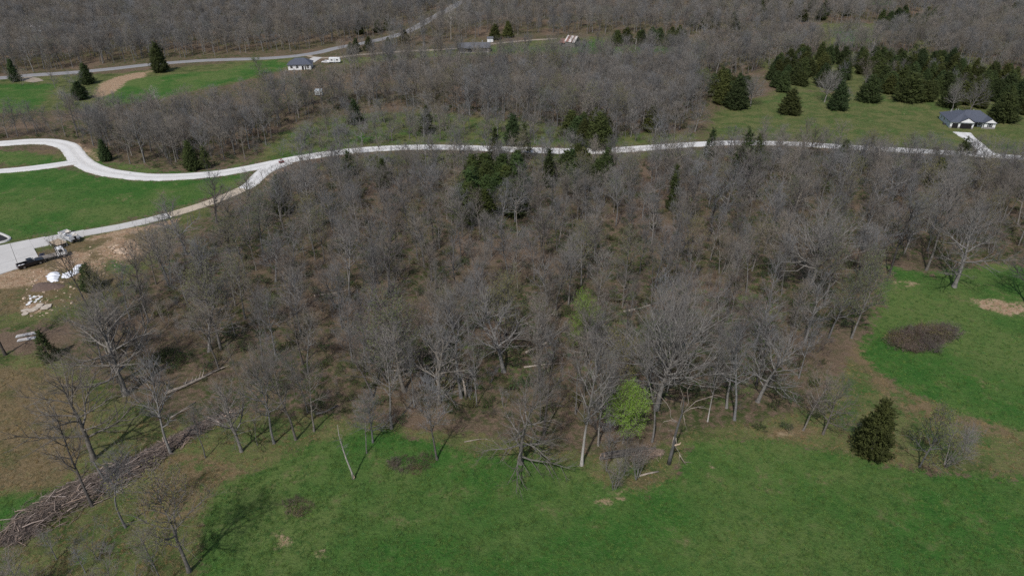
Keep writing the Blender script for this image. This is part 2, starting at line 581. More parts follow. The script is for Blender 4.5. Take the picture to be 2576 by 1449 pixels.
def gravel_mat(name, c1, c2, c3, rel=0.5, track=False):
    m, nt, b = newmat(name)
    P = nd(nt, 'ShaderNodeNewGeometry').outputs['Position']
    a = noise(nt, 0.25, 4, 0.6, P)
    f = noise(nt, 2.5, 4, 0.7, P)
    v = noise(nt, 11.0, 2, 0.7, P)
    c = mixc(nt, mrange(nt, a, 0.35, 0.65), c1, c2)
    c = mixc(nt, mrange(nt, f, 0.55, 0.75, 0, .7), c, c3)
    if track:
        ln = nd(nt, 'ShaderNodeAttribute', attribute_name='lane').outputs['Fac']
        wob = mth(nt, 'ADD', ln, mth(nt, 'MULTIPLY', mth(nt, 'SUBTRACT', a, 0.5), 0.35))
        mid = mth(nt, 'MULTIPLY', mrange(nt, wob, 0.30, 0.12, 0, .55), mrange(nt, f, .35, .6))
        c = mixc(nt, mid, c, tuple(q * .74 for q in c3))
        c = mixc(nt, mth(nt, 'MULTIPLY', mrange(nt, wob, 0.62, 0.78, 0, .5), mrange(nt, f, .3, .6)), c, tuple(q * .78 for q in c3))
        c = mixc(nt, mrange(nt, mth(nt, 'ADD', wob, mth(nt, 'MULTIPLY', mth(nt, 'SUBTRACT', f, 0.5), .5)), 0.84, 0.97), c, (0.20, 0.19, 0.105))
    nt.links.new(c, b.inputs['Base Color'])
    b.inputs['Roughness'].default_value = 0.95
    bp = nd(nt, 'ShaderNodeBump')
    bp.inputs['Strength'].default_value = rel
    bp.inputs['Distance'].default_value = 0.06
    nt.links.new(mth(nt, 'ADD', f, v), bp.inputs['Height'])
    nt.links.new(bp.outputs[0], b.inputs['Normal'])
    return m


M_GRAVEL = gravel_mat('white_gravel', (0.74, 0.74, 0.73), (0.66, 0.66, 0.65), (0.55, 0.53, 0.50), track=True)
M_ASPH = gravel_mat('old_asphalt', (0.30, 0.30, 0.31), (0.25, 0.25, 0.26), (0.20, 0.20, 0.20), track=True)
M_TRACK = gravel_mat('dirt_track_soil', (0.30, 0.25, 0.19), (0.36, 0.31, 0.25), (0.22, 0.18, 0.13))
M_CONC = gravel_mat('pale_concrete', (0.56, 0.55, 0.53), (0.51, 0.50, 0.48), (0.49, 0.48, 0.46), .06)
M_CONC_TAN = gravel_mat('tan_concrete', (0.52, 0.44, 0.34), (0.47, 0.40, 0.31), (0.43, 0.37, 0.29), .06)

main_pts = [(-360, 384), (-180, 372), (0, 362), (70, 357), (130, 358), (170, 368), (186, 385), (200, 402), (225, 419), (262, 432), (310, 440), (370, 446), (450, 445), (530, 439),
            (600, 429), (680, 413), (740, 401), (800, 391), (870, 382), (950, 375), (1050, 371), (1150, 372), (1300, 377), (1450, 381), (1550, 378),
            (1650, 371), (1750, 364), (1850, 360), (2000, 363), (2150, 372), (2300, 380), (2450, 389), (2576, 398), (2750, 411), (3000, 432)]
L_MAIN = road('gravel_road', main_pts, [7.2, 7.6, 7.4, 7.4, 7.2, 7.0, 6.8, 6.6, 6.6, 6.6, 6.6], M_GRAVEL, 'white gravel road bending across the whole valley')
L_LOOP = road('gravel_lane', [(192, 408), (160, 413), (110, 420), (50, 427), (-20, 433), (-180, 446), (-360, 460)], [7, 5.5, 5.5, 5.5], M_GRAVEL,
              'short white gravel lane leaving the road bend beside a lawn', 0.13)
L_BR = road('gravel_driveway_mouth', [(712, 408), (690, 418), (668, 430), (650, 445), (634, 462), (612, 476)], [10, 6.5, 5.5, 5.0], M_GRAVEL,
            'gravel mouth of the concrete driveway below the road', 0.13)
L_FAR = road('asphalt_road', [(-420, 236), (-200, 213), (0, 197), (80, 190), (200, 182), (300, 172), (380, 163), (480, 155), (560, 151), (660, 148), (740, 142), (800, 133),
                              (850, 121), (940, 104), (1010, 86), (1060, 62), (1100, 40), (1140, 18), (1175, 0), (1230, -24)], 8.0, M_ASPH,
             'grey asphalt road climbing through the far wooded hill')
L_TRK = road('dirt_track', [(772, 140), (800, 146), (850, 145), (900, 139), (1000, 131), (1100, 126), (1170, 121), (1235, 112), (1300, 105), (1400, 98)],
             3.4, M_TRACK, 'narrow dirt track leading past the grey ranch house')
L_PULL = road('gravel_turnout', [(60, 196), (78, 201), (98, 206)], [7, 9, 6], M_TRACK, 'pale gravel turnout beside the asphalt road', 0.06)
L_DRV2 = road('gravel_driveway', [(2490, 394), (2474, 378), (2454, 360), (2432, 344), (2420, 334)], [9, 5.2, 5.2, 5.6, 7.5], M_GRAVEL,
              'pale gravel driveway climbing to the white garage house', 0.13)
L_FORK = road('house_driveway', [(800, 145), (790, 150), (778, 158)], 6, M_CONC, 'short pale driveway beside the dark roofed far house', 0.14)

# concrete driveway: slab by slab
drv_c = smooth_line([at(*q) for q in [(612, 476), (560, 499), (500, 520), (440, 538), (380, 554), (300, 572), (220, 586), (150, 600), (100, 611), (60, 619), (22, 628)]], 0.6)
drive = empty('concrete_driveway', (0, 0, 0), 0, 'long concrete driveway of separate slabs running down past the boat', 'driveway', kind='structure')
seg = np.concatenate([[0], np.cumsum(np.linalg.norm(np.diff(drv_c, axis=0), axis=1))])
SL = 4.4
nslab = int(seg[-1] // SL)
for i in range(nslab):
    s0, s1 = i * SL + 0.014, (i + 1) * SL - 0.014
    vs = []
    w = 2.2 if i < nslab - 3 else 2.2 + 0.45 * (i - nslab + 4)
    for s in (s0, s1):
        c = np.array([np.interp(s, seg, drv_c[:, 0]), np.interp(s, seg, drv_c[:, 1])])
        e = np.array([np.interp(s + .5, seg, drv_c[:, 0]), np.interp(s + .5, seg, drv_c[:, 1])])
        b0 = np.array([np.interp(s - .5, seg, drv_c[:, 0]), np.interp(s - .5, seg, drv_c[:, 1])])
        t = (e - b0) / (np.linalg.norm(e - b0) + 1e-9)
        nn = np.array([-t[1], t[0]])
        vs += [c + nn * w, c - nn * w]
    dz = rng.uniform(-.008, .012)
    top = [(v[0], v[1], float(hgt(v[0], v[1])) + 0.15 + dz) for v in vs]
    bot = [(v[0], v[1], float(hgt(v[0], v[1])) - 0.15) for v in vs]
    mb = MB().add(top + bot, [(0, 2, 3, 1), (4, 5, 7, 6), (0, 1, 5, 4), (2, 6, 7, 3), (0, 4, 6, 2), (1, 3, 7, 5)])
    mb.build('concrete_slab', M_CONC_TAN if i < nslab * 0.42 else M_CONC, drive)
# parking pad: 3 by 3 big slabs
pad_out = [at(*q) for q in [(-4, 620), (74, 604), (104, 659), (-8, 694)]]
pad = empty('parking_pad', (0, 0, 0), 0, 'pale concrete parking pad behind the black pickup', 'pavement', kind='structure')
A, B_, C_, D_ = [np.array(p[:2]) for p in pad_out]
A = A + (A - B_) * 1.5; D_ = D_ + (D_ - C_) * 1.0
for i in range(4):
    for j in range(3):
        def bl(u, v):
            return (A * (1 - u) + B_ * u) * (1 - v) + (D_ * (1 - u) + C_ * u) * v
        g = 0.0022
        vs = [bl(i / 4 + g, j / 3 + g), bl((i + 1) / 4 - g, j / 3 + g), bl((i + 1) / 4 - g, (j + 1) / 3 - g), bl(i / 4 + g, (j + 1) / 3 - g)]
        dz = rng.uniform(-.006, .006)
        top = [(v[0], v[1], float(hgt(v[0], v[1])) + 0.20 + dz) for v in vs]
        bot = [(v[0], v[1], float(hgt(v[0], v[1])) - 0.10) for v in vs]
        MB().add(top + bot, [(3, 2, 1, 0), (4, 5, 6, 7), (0, 1, 5, 4), (1, 2, 6, 5), (2, 3, 7, 6), (3, 0, 4, 7)]).build('concrete_slab', M_CONC, pad)
KEEP_OFF = [(L_MAIN, 4.8), (L_LOOP, 6.0), (L_BR, 6.0), (drv_c, 5.0), (L_FAR, 6.5), (L_TRK, 3.5), (L_DRV2, 5.0)]
# ------------------------------------------------------------------ tree makers
M_BARK = mat('grey_bark', (0.180, 0.171, 0.160), 0.9, 0.35, 2.2, objvar=0.35, bump=0.6, spec=0.1, hue=0.06)
M_BARK_DARK = mat('dark_bark', (0.095, 0.086, 0.080), 0.9, 0.35, 2.2, objvar=0.3, bump=0.6, spec=0.1, hue=0.06)
M_BARK_PALE = mat('pale_bark', (0.34, 0.32, 0.29), 0.85, 0.30, 1.6, objvar=0.12, bump=0.3, spec=0.1)
M_BARK_LIGHT = mat('light_grey_bark', (0.22, 0.21, 0.196), 0.9, 0.3, 2.0, objvar=0.1, bump=0.4, spec=0.1)
M_TWIG_LIGHT = mat('light_grey_twigs', (0.20, 0.19, 0.178), 0.9, 0.2, 0.5, objvar=0.12, spec=0.1)
M_BARK_FOOT = mat('bark_with_white_foot', (0.185, 0.176, 0.165), 0.9, 0.3, 2.0, objvar=0.1, bump=0.4, spec=0.1)
_nt = M_BARK_FOOT.node_tree
_b = next(n for n in _nt.nodes if n.type == 'BSDF_PRINCIPLED')
_src = _b.inputs['Base Color'].links[0].from_socket
_tc = nd(_nt, 'ShaderNodeTexCoord'); _sx = nd(_nt, 'ShaderNodeSeparateXYZ')
_nt.links.new(_tc.outputs['Object'], _sx.inputs[0])
_f = mrange(_nt, mth(_nt, 'ADD', _sx.outputs[2], mth(_nt, 'MULTIPLY', noise(_nt, 1.5, 3, .6, _tc.outputs['Object']), 3.0)), 3.0, 7.5, 1.0, 0.0)
_nt.links.new(mixc(_nt, _f, _src, (0.46, 0.44, 0.41)), _b.inputs['Base Color'])
M_TWIG = mat('grey_twigs', (0.180, 0.170, 0.158), 0.9, 0.22, 0.5, objvar=0.26, spec=0.1, hue=0.10)
M_TWIG_PALE = mat('pale_twigs', (0.36, 0.335, 0.30), 0.9, 0.2, 0.5, objvar=0.1, spec=0.1)
M_DEAD = mat('weathered_dead_wood', (0.31, 0.27, 0.23), 0.85, 0.35, 1.5, objvar=0.15, bump=0.3, spec=0.1)
M_BRUSH = mat('brushwood', (0.30, 0.238, 0.20), 0.9, 0.35, 1.0, objvar=0.45, spec=0.1, hue=0.08)
M_SHRUB = mat('bramble_stems', (0.140, 0.112, 0.098), 0.9, 0.3, 0.6, objvar=0.3, spec=0.1, hue=0.1)


def leafmat(name, col, var=0.35, objvar=0.2):
    m, nt, b = newmat(name)
    P = nd(nt, 'ShaderNodeTexCoord').outputs['Object']
    f = noise(nt, 1.1, 3, 0.6, P)
    f2 = noise(nt, 7.0, 2, 0.6, P)
    oi = nd(nt, 'ShaderNodeObjectInfo')
    k = mth(nt, 'MULTIPLY', mrange(nt, f, 0.3, 0.7, 1 - var, 1 + var), mrange(nt, f2, 0.3, 0.7, 0.72, 1.28))
    k = mth(nt, 'MULTIPLY', k, mrange(nt, oi.outputs['Random'], 0, 1, 1 - objvar, 1 + objvar))
    w = nd(nt, 'ShaderNodeTexWhiteNoise', noise_dimensions='1D')
    nt.links.new(oi.outputs['Random'], w.inputs['W'])
    cc = mixc(nt, w.outputs['Value'], (col[0] * 1.18, col[1], col[2] * .85), (col[0] * .82, col[1], col[2] * 1.15))
    c = nd(nt, 'ShaderNodeVectorMath', operation='SCALE')
    nt.links.new(cc, c.inputs[0])
    nt.links.new(k, c.inputs['Scale'])
    nt.links.new(c.outputs[0], b.inputs['Base Color'])
    b.inputs['Roughness'].default_value = 0.7
    b.inputs['Specular IOR Level'].default_value = 0.2
    return m


M_CEDAR = leafmat('cedar_needles', (0.048, 0.064, 0.020), 0.45, 0.3)
M_CEDAR_GREEN = leafmat('green_cedar_needles', (0.048, 0.070, 0.019), 0.4, 0.25)
M_LEAF = leafmat('fresh_green_leaves', (0.215, 0.335, 0.038), 0.25, 0.1)
M_LEAF_PALE = leafmat('pale_green_leaves', (0.125, 0.165, 0.045), 0.25, 0.15)
M_LEAF_OLIVE = leafmat('olive_buds', (0.135, 0.140, 0.050), 0.25, 0.2)
M_LEAF_RUST = leafmat('rust_buds', (0.20, 0.115, 0.055), 0.25, 0.1)


def unit(v):
    return v / (np.linalg.norm(v, axis=-1, keepdims=True) + 1e-12)


class Geo:
    """vectorised gathering of cones, bent twigs, tubes and leaf quads"""
    def __init__(s):
        s.V = []; s.L = []; s.S = []; s.nv = 0; s.nl = 0

    def put(s, v, loops, size):
        """v (n,3), loops flat, size verts per face"""
        s.V.append(v)
        s.L.append(loops + s.nv)
        nf = len(loops) // size
        s.S.append(s.nl + np.arange(nf) * size)
        s.nv += len(v); s.nl += len(loops)

    def cones(s, p, d, L, r):
        n = len(p)
        a = unit(np.cross(d, [0.31, 0.22, 0.93]))
        c = np.cross(d, a)
        v = np.empty((n, 4, 3))
        for j in range(3):
            w = 2.0944 * j
            v[:, j] = p + (a * math.cos(w) + c * math.sin(w)) * r[:, None]
        v[:, 3] = p + d * L[:, None]
        base = (np.arange(n) * 4)[:, None]
        s.put(v.reshape(-1, 3), (base + np.array([0, 1, 3, 1, 2, 3, 2, 0, 3])).ravel(), 3)

    def bent(s, p, d, d2, L, r):
        """two piece tapered shoot"""
        n = len(p)
        a = unit(np.cross(d, [0.31, 0.22, 0.93]))
        c = np.cross(d, a)
        mid = p + d * (L * 0.5)[:, None]
        v = np.empty((n, 7, 3))
        for j in range(3):
            w = 2.0944 * j
            o = (a * math.cos(w) + c * math.sin(w)) * r[:, None]
            v[:, j] = p + o
            v[:, 3 + j] = mid + o * 0.62
        v[:, 6] = mid + d2 * (L * 0.5)[:, None]
        base = (np.arange(n) * 7)[:, None]
        vv = v.reshape(-1, 3)
        s.put(vv, (base + np.array([0, 1, 4, 3, 1, 2, 5, 4, 2, 0, 3, 5])).ravel(), 4)
        b0 = s.nv - len(vv)
        l3 = (base + np.array([3, 4, 6, 4, 5, 6, 5, 3, 6])).ravel() + b0
        s.L.append(l3)
        s.S.append(s.nl + np.arange(len(l3) // 3) * 3)
        s.nl += len(l3)
        return mid, v[:, 6]

    def tube(s, pts, rad, k):
        pts = np.asarray(pts, float); rad = np.asarray(rad, float)
        n = len(pts)
        t = unit(np.gradient(pts, axis=0))
        ref = np.array([0.9, 0.3, 0.1]) if abs(t[0][2]) > .8 else np.array([0.1, 0.2, 0.97])
        a = unit(np.cross(t, ref))
        c = np.cross(t, a)
        w = np.arange(k) * 2 * np.pi / k
        v = pts[:, None] + (a[:, None] * np.cos(w)[None, :, None] + c[:, None] * np.sin(w)[None, :, None]) * rad[:, None, None]
        ii = np.arange(n * k).reshape(n, k)
        q = np.stack([ii[:-1], np.roll(ii[:-1], -1, 1), np.roll(ii[1:], -1, 1), ii[1:]], -1).reshape(-1)
        s.put(v.reshape(-1, 3), q, 4)

    def quads(s, p, size, g, flat=0.0):
        n = len(p)
        a = unit(g.normal(size=(n, 3)))
        b = unit(np.cross(a, g.normal(size=(n, 3)) + [0, 0, flat]))
        sz = size[:, None]
        v = np.stack([p - a * sz, p + b * sz * .62, p + a * sz, p - b * sz * .62], 1)
        s.put(v.reshape(-1, 3), np.arange(n * 4), 4)

    def mesh(s, name, m, smooth=False):
        return raw_mesh(name, np.concatenate(s.V), np.concatenate(s.L), np.concatenate(s.S), m, smooth)


def rot_about(v, axis, ang):
    axis = axis / (np.linalg.norm(axis) + 1e-9)
    return v * math.cos(ang) + np.cross(axis, v) * math.sin(ang) + axis * (axis @ v) * (1 - math.cos(ang))


def bare(seed, H=16.0, W=4.5, style='forest', tr=0.24, nl=14, n2=8, n3=9, n4=5, start=0.38, tw=1.0, lean=0.0, leaf=None, nleaf=1, lsize=0.10, mats=None,
         ang=(38, 62), droop=0.0, lvl3=1.0, dens=1.0):
    """returns meshes (trunk, crown, leaves or None)"""
    g = np.random.default_rng(seed)
    T, C, F = Geo(), Geo(), Geo()
    limbs = []

    def run(p, d, L, r, nseg, wob, trop, end=0.25):
        pts = [np.array(p, float)]; rad = [r]; dirs = []
        d = np.array(d, float)
        for i in range(nseg):
            d = unit(d + g.normal(0, wob, 3) + np.array([0, 0, trop]))
            dirs.append(d)
            pts.append(pts[-1] + d * L / nseg)
            rad.append(r * (1 - (1 - end) * (i + 1) / nseg))
        return np.array(pts), np.array(rad), dirs

    stems = []
    if style == 'multi':
        for k in range(int(g.integers(3, 6))):
            a = g.uniform(0, 6.28)
            stems.append(run((math.cos(a) * .2, math.sin(a) * .2, -.2), (math.cos(a) * .35, math.sin(a) * .35, 1), H * g.uniform(.75, 1), tr * g.uniform(.5, .8), 7, .10, .1, .15))
    else:
        top = {'forest': 0.97, 'oak': 0.86, 'fan': 0.62}[style]
        stems.append(run((0, 0, -.3), (lean, 0, 1), H * top, tr, 10, .045 if style != 'oak' else .075, .03, .14))
    for pts, rad, _ in stems:
        if style != 'multi':
            rad[0] *= 1.45
        T.tube(pts, rad, 7)
    nper = max(1, nl // len(stems))
    for pts, rad, dirs in stems:
        az = g.uniform(0, 6.28)
        for i in range(nper):
            u = (i + g.uniform(.1, .9)) / nper
            if style == 'fan':
                t = 0.44 + 0.5 * u
                a0 = 74 - 60 * u + g.uniform(-9, 9)
                LL = H * (0.50 + 0.04 * g.normal())
            elif style == 'oak':
                t = start + (0.97 - start) * u
                a0 = ang[1] - (ang[1] - ang[0]) * u + g.uniform(-12, 12)
                LL = W * (1.12 - 0.55 * u) * g.uniform(.8, 1.2)
            else:
                t = start + (0.95 - start) * u
                a0 = ang[1] - (ang[1] - ang[0]) * u + g.uniform(-10, 10)
                LL = W * (0.55 + 0.75 * math.sin(math.pi * min(.98, .18 + .72 * u))) * g.uniform(.65, 1.1)
            az += 2.4 + g.uniform(-.5, .5)
            x = t * (len(pts) - 1)
            k = min(int(x), len(pts) - 2)
            p = pts[k] * (1 - x + k) + pts[k + 1] * (x - k)
            r = (rad[k] * (1 - x + k) + rad[k + 1] * (x - k))
            ax = np.array([math.cos(az), math.sin(az), 0])
            d = rot_about(dirs[k], np.cross(dirs[k], ax), R(a0))
            trop = (0.13 if style == 'forest' else 0.08) - droop * (1 - u)
            limbs.append(run(p, d, LL, min(r * .76, 0.0145 * LL + .044), 5, .13, trop, .25) + (LL,))
        limbs.append((pts[-4:], rad[-4:], dirs[-3:], np.linalg.norm(pts[-1] - pts[-4])))
    p3, d3, l3 = [], [], []
    for pts, rad, dirs, LL in limbs:
        T.tube(pts, rad, 5)
        m2 = max(3, int(.85 * n2 * min(1.4, LL / W + .25)))
        az = g.uniform(0, 6.28)
        br = [(pts[-2:], LL * .2, dirs[-1])]
        for i in range(m2):
            u = (i + g.uniform(.2, .8)) / m2
            x = (0.18 + 0.8 * u) * (len(pts) - 1)
            k = min(int(x), len(pts) - 2)
            p = pts[k] * (1 - x + k) + pts[k + 1] * (x - k)
            az += 2.4 + g.uniform(-.6, .6)
            dv = dirs[k]
            s = unit(np.cross(dv, [0.2, 0.5, 0.8]))
            ax = s * math.cos(az) + np.cross(dv, s) * math.sin(az)
            d = unit(dv * math.cos(R(42)) + ax * math.sin(R(42)))
            L2 = LL * (0.48 - .22 * u) * g.uniform(.7, 1.25) + .35
            q, rr, dd = run(p, d, L2, min(rad[k] * .7, .013 * L2 + .022), 3, .16, .09 - droop * .6, .35)
            T.tube(q, rr, 4)
            br.append((q, L2, dd[-1]))
        for q, L2, de in br:
            m3 = max(3, int(.39 * dens * n3 * min(1.5, .35 + L2 / 2.2)))
            tt = g.uniform(.1, 1.0, m3) * (len(q) - 1)
            kk = np.minimum(tt.astype(int), len(q) - 2)
            fr = (tt - kk)[:, None]
            p3.append(q[kk] * (1 - fr) + q[kk + 1] * fr)
            dq = unit(q[kk + 1] - q[kk])
            d3.append(unit(dq + unit(g.normal(size=(m3, 3))) * .66 + [0, 0, .26 - droop]))
            l3.append(g.uniform(.7, 1.5, m3) * min(1.25, .65 + L2 * .2) * lvl3)
    p3 = np.concatenate(p3); d3 = np.concatenate(d3); l3 = np.concatenate(l3)
    d3b = unit(d3 + g.normal(0, .22, d3.shape) + [0, 0, .12 - droop])
    mid, tip = C.bent(p3, d3, d3b, l3, np.full(len(p3), .0165 * tw))
    # twigs
    rep = np.repeat(np.arange(len(p3)), n4 - 2 if n4 > 4 else n4 - 1)
    f = g.uniform(.15, 1.0, len(rep))[:, None]
    pw = np.where(f < .5, p3[rep] + (mid - p3)[rep] * f * 2, mid[rep] + (tip - mid)[rep] * (f - .5) * 2)
    dw = unit(d3b[rep] + unit(g.normal(size=(len(rep), 3))) * .75 + [0, 0, .20 - droop])
    lw = g.uniform(.35, .95, len(rep)) * lvl3
    C.cones(pw, dw, lw, np.full(len(rep), .0105 * tw))
    mats = mats or (M_BARK, M_TWIG)
    F_me = None
    if leaf is not None:
        sel = np.repeat(np.arange(len(rep)), nleaf)
        pl = pw[sel] + dw[sel] * (lw[sel] * g.uniform(.2, 1.1, len(sel)))[:, None] + g.normal(0, .09, (len(sel), 3))
        F.quads(pl, g.uniform(.7, 1.3, len(sel)) * lsize, g, .5)
        F_me = F.mesh('leaves', leaf)
    return T.mesh('trunk', mats[0], True), C.mesh('crown', mats[1]), F_me


def cedar(seed, H=9.0, W=2.6, n=5200, shape='cone', gap=0.0, m=None):
    g = np.random.default_rng(seed)
    T, F = Geo(), Geo()
    T.tube([(0, 0, -.3), (.03, 0, H * .4), (0, .04, H * .93)], [.19, .12, .02], 7)
    lob = g.uniform(0, 6.28, (10,)); lf = g.integers(2, 7, 10); lz = g.uniform(.5, 2.4, 10)

    def prof(u):
        if shape == 'cone':
            return np.minimum(1, (1 - u) ** .82 * 1.12) * np.minimum(1, .62 + u * 4.5)
        if shape == 'dome':
            return np.sqrt(np.maximum(0, 1 - (np.abs(u - .30) / .70) ** 2.3)) * np.minimum(1, .7 + u * 3)
        if shape == 'egg':
            return np.minimum(1, (1 - u) ** .66 * 1.18) * np.minimum(1, .66 + u * 2.2)
        return np.minimum(1, (1 - u) ** .6 * 1.1) * np.minimum(1, .5 + u * 4)
    u = np.clip(1 - np.sqrt(g.uniform(0, 1, n)) * .985 - .005, 0.02, 1)
    u = np.where(g.uniform(size=n) < .25, g.uniform(.45, 1, n), u)
    th = g.uniform(0, 6.28, n)
    bump = sum(np.sin(lf[i] * th + lz[i] * u * H + lob[i]) for i in range(10)) / 10.0
    fine = np.sin(9 * th + 5.1 * u * H + lob[0]) * np.sin(4.3 * u * H - 5 * th + lob[1])
    rr = 1.0 * W * prof(u) * (1 + .55 * bump + .13 * fine) * np.where(g.uniform(size=n) < .72, g.uniform(.82, 1.06, n), g.uniform(.35, .85, n))
    keep = np.ones(n, bool) if not gap else (np.sin(th * 3 + u * 9 + lob[0]) + np.sin(th * 5 - u * 14 + lob[1]) > -2 + gap * 2.2)
    p = np.stack([rr * np.cos(th), rr * np.sin(th), u * H * .97 + .12], 1)[keep]
    out = np.stack([np.cos(th), np.sin(th), np.zeros(n)], 1)[keep]
    # sprays: a few hundred drooping fronds, each a bunch of tufts
    k = len(p)
    nf = k // 13
    fp, fo = p[:nf], out[:nf]
    fd = unit(fo * .9 + np.array([0, 0, .38]) + g.normal(0, .22, fp.shape))
    fl = g.uniform(.55, 1.15, nf) * (.55 + .055 * H)
    rep = np.repeat(np.arange(nf), 15)
    t = g.uniform(-.35, 1.0, len(rep))
    q = fp[rep] - fo[rep] * .25 + fd[rep] * (fl[rep] * t)[:, None] + g.normal(0, .13, (len(rep), 3)) * (1.15 - t)[:, None]
    d = unit(fd[rep] + g.normal(0, .5, q.shape))
    F.cones(q, d, g.uniform(.26, .62, len(rep)) * (.6 + .04 * H), g.uniform(.045, .105, len(rep)))
    k2 = k // 2
    d2 = unit(out[-k2:] + g.normal(0, .8, (k2, 3)))
    F.cones(p[-k2:] * [.86, .86, .97], d2, g.uniform(.3, .6, k2), g.uniform(.06, .12, k2))
    for i in range(18):
        z = H * (.08 + .8 * i / 18)
        a = i * 2.4
        L = W * float(prof(np.array(i / 18 * .8 + .08))) * .8
        T.tube([(0, 0, z), (math.cos(a) * L * .5, math.sin(a) * L * .5, z + L * .2), (math.cos(a) * L, math.sin(a) * L, z + L * .5)], [.045, .03, .01], 4)
    return T.mesh('trunk', M_BARK_DARK, True), F.mesh('crown', m or M_CEDAR), None


def shrub(seed, H=2.2, W=1.6, ns=26, n3=7, m=None, leaf=None, lsize=.05, name='crown', tw=1.0):
    g = np.random.default_rng(seed)
    C = Geo()
    a = g.uniform(0, 6.28, ns)
    r = np.sqrt(g.uniform(0, 1, ns)) * W * .55
    p = np.stack([np.cos(a) * r, np.sin(a) * r, np.full(ns, -.1)], 1)
    d = unit(np.stack([np.cos(a) * .5, np.sin(a) * .5, np.ones(ns)], 1) + g.normal(0, .3, (ns, 3)))
    L = g.uniform(.55, 1.1, ns) * H
    d2 = unit(d + g.normal(0, .35, d.shape))
    mid, tip = C.bent(p, d, d2, L, np.full(ns, .020 * tw))
    rep = np.repeat(np.arange(ns), n3)
    f = g.uniform(.2, 1, len(rep))[:, None]
    q = np.where(f < .5, p[rep] + (mid - p)[rep] * f * 2, mid[rep] + (tip - mid)[rep] * (f - .5) * 2)
    dd = unit(d2[rep] + unit(g.normal(size=q.shape)) * .9 + [0, 0, .1])
    l2 = g.uniform(.25, .5, len(rep)) * H
    dd2 = unit(dd + g.normal(0, .4, dd.shape))
    m2, t2 = C.bent(q, dd, dd2, l2, np.full(len(rep), .011 * tw))
    rp = np.repeat(np.arange(len(rep)), 3)
    C.cones(m2[rp], unit(dd2[rp] + unit(g.normal(size=(len(rp), 3)))), g.uniform(.1, .25, len(rp)) * H, np.full(len(rp), .008 * tw))
    Fm = None
    if leaf is not None:
        F = Geo()
        F.quads(np.concatenate([t2, m2, t2 + g.normal(0, .12, t2.shape)]), np.full(len(t2) * 3, lsize) * g.uniform(.7, 1.3, len(t2) * 3), g)
        Fm = F.mesh('leaves', leaf)
    return C.mesh(name, m or M_SHRUB), Fm


# the kinds of tree, each (height, trunk, crown, leaves)
KIND = {}


def kind(name, H, meshes):
    KIND.setdefault(name, []).append((H,) + meshes)


for s_ in range(6):
    kind('forest', 17.0, bare(100 + s_, 17, 4.2, 'forest', .23, 15, 8, 8, 5, start=.34 + .03 * (s_ % 3), lean=.03 * (s_ % 2)))
for s_ in range(2):
    kind('forest_dark', 17.0, bare(130 + s_, 17, 4.6, 'forest', .25, 13, 8, 8, 4, start=.30, mats=(M_BARK_DARK, M_TWIG)))
for s_ in range(3):
    kind('oak', 15.0, bare(200 + s_, 15, 6.0, 'oak', .33, 15, 10, 9, 5, start=.26, ang=(25, 78), mats=(M_BARK_DARK if s_ == 1 else M_BARK, M_TWIG)))
for s_ in range(2):
    kind('fan', 17.0, bare(300 + s_, 17, 7.5, 'fan', .36, 28, 9, 7, 4, mats=(M_BARK_LIGHT, M_TWIG_LIGHT)))
kind('droop', 17.0, bare(320, 17, 5.6, 'oak', .33, 20, 10, 10, 5, start=.12, ang=(35, 105), droop=.07))
for s_ in range(3):
    kind('slim', 14.0, bare(340 + s_, 14, 2.6, 'forest', .13, 12, 6, 7, 4, start=.40, ang=(28, 50)))
for s_ in range(3):
    kind('multi', 8.0, bare(360 + s_, 8, 2.0, 'multi', .12, 16, 6, 6, 4, start=.25, ang=(25, 48)))
kind('pale', 17.0, bare(380, 17, 5.0, 'oak', .27, 15, 8, 7, 4, start=.30, ang=(25, 65), mats=(M_BARK_PALE, M_TWIG_PALE)))
kind('pale', 17.0, bare(381, 17, 3.6, 'forest', .22, 15, 7, 7, 4, start=.35, mats=(M_BARK_PALE, M_TWIG_PALE)))
kind('whitefoot', 17.0, bare(382, 17, 4.0, 'forest', .21, 14, 8, 8, 5, start=.36, mats=(M_BARK_FOOT, M_TWIG)))
kind('leafy', 8.0, bare(400, 8, 2.9, 'fan', .13, 24, 9, 8, 4, leaf=M_LEAF, nleaf=4, lsize=.058, lvl3=.6, dens=2.6))
kind('leafy', 8.0, bare(401, 8, 2.5, 'fan', .12, 22, 9, 8, 4, leaf=M_LEAF, nleaf=4, lsize=.055, lvl3=.6, dens=2.4))
for s_ in range(2):
    kind('pale_leafy', 10.0, bare(420 + s_, 10, 3.6, 'oak', .15, 14, 8, 8, 5, start=.22, leaf=M_LEAF_PALE, nleaf=3, lsize=.075, ang=(30, 70)))
for s_ in range(2):
    kind('budding', 15.0, bare(440 + s_, 15, 4.2, 'forest', .22, 15, 8, 8, 5, start=.32, leaf=M_LEAF_OLIVE, nleaf=2, lsize=.085))
kind('rust', 15.0, bare(450, 15, 4.5, 'oak', .22, 15, 8, 8, 5, start=.25, leaf=M_LEAF_RUST, nleaf=1, lsize=.09))
for s_, (sh, W_) in enumerate([('cone', 2.7), ('cone', 2.3), ('egg', 2.75), ('wide', 2.4)]):
    kind('cedar', 8.0, cedar(500 + s_, 8, W_, 5200, sh))
kind('cedar_green', 8.0, cedar(520, 8, 2.4, 5200, 'cone', m=M_CEDAR_GREEN))
kind('cedar_green', 8.0, cedar(521, 8, 2.6, 5200, 'wide', m=M_CEDAR_GREEN))
kind('cedar_slim', 12.0, cedar(510, 12, 1.7, 4200, 'cone', .5))
kind('cedar_open', 10.0, cedar(511, 10, 2.5, 3000, 'cone', .75))
kind('cedar_open', 10.0, cedar(512, 10, 2.1, 3000, 'wide', .8))
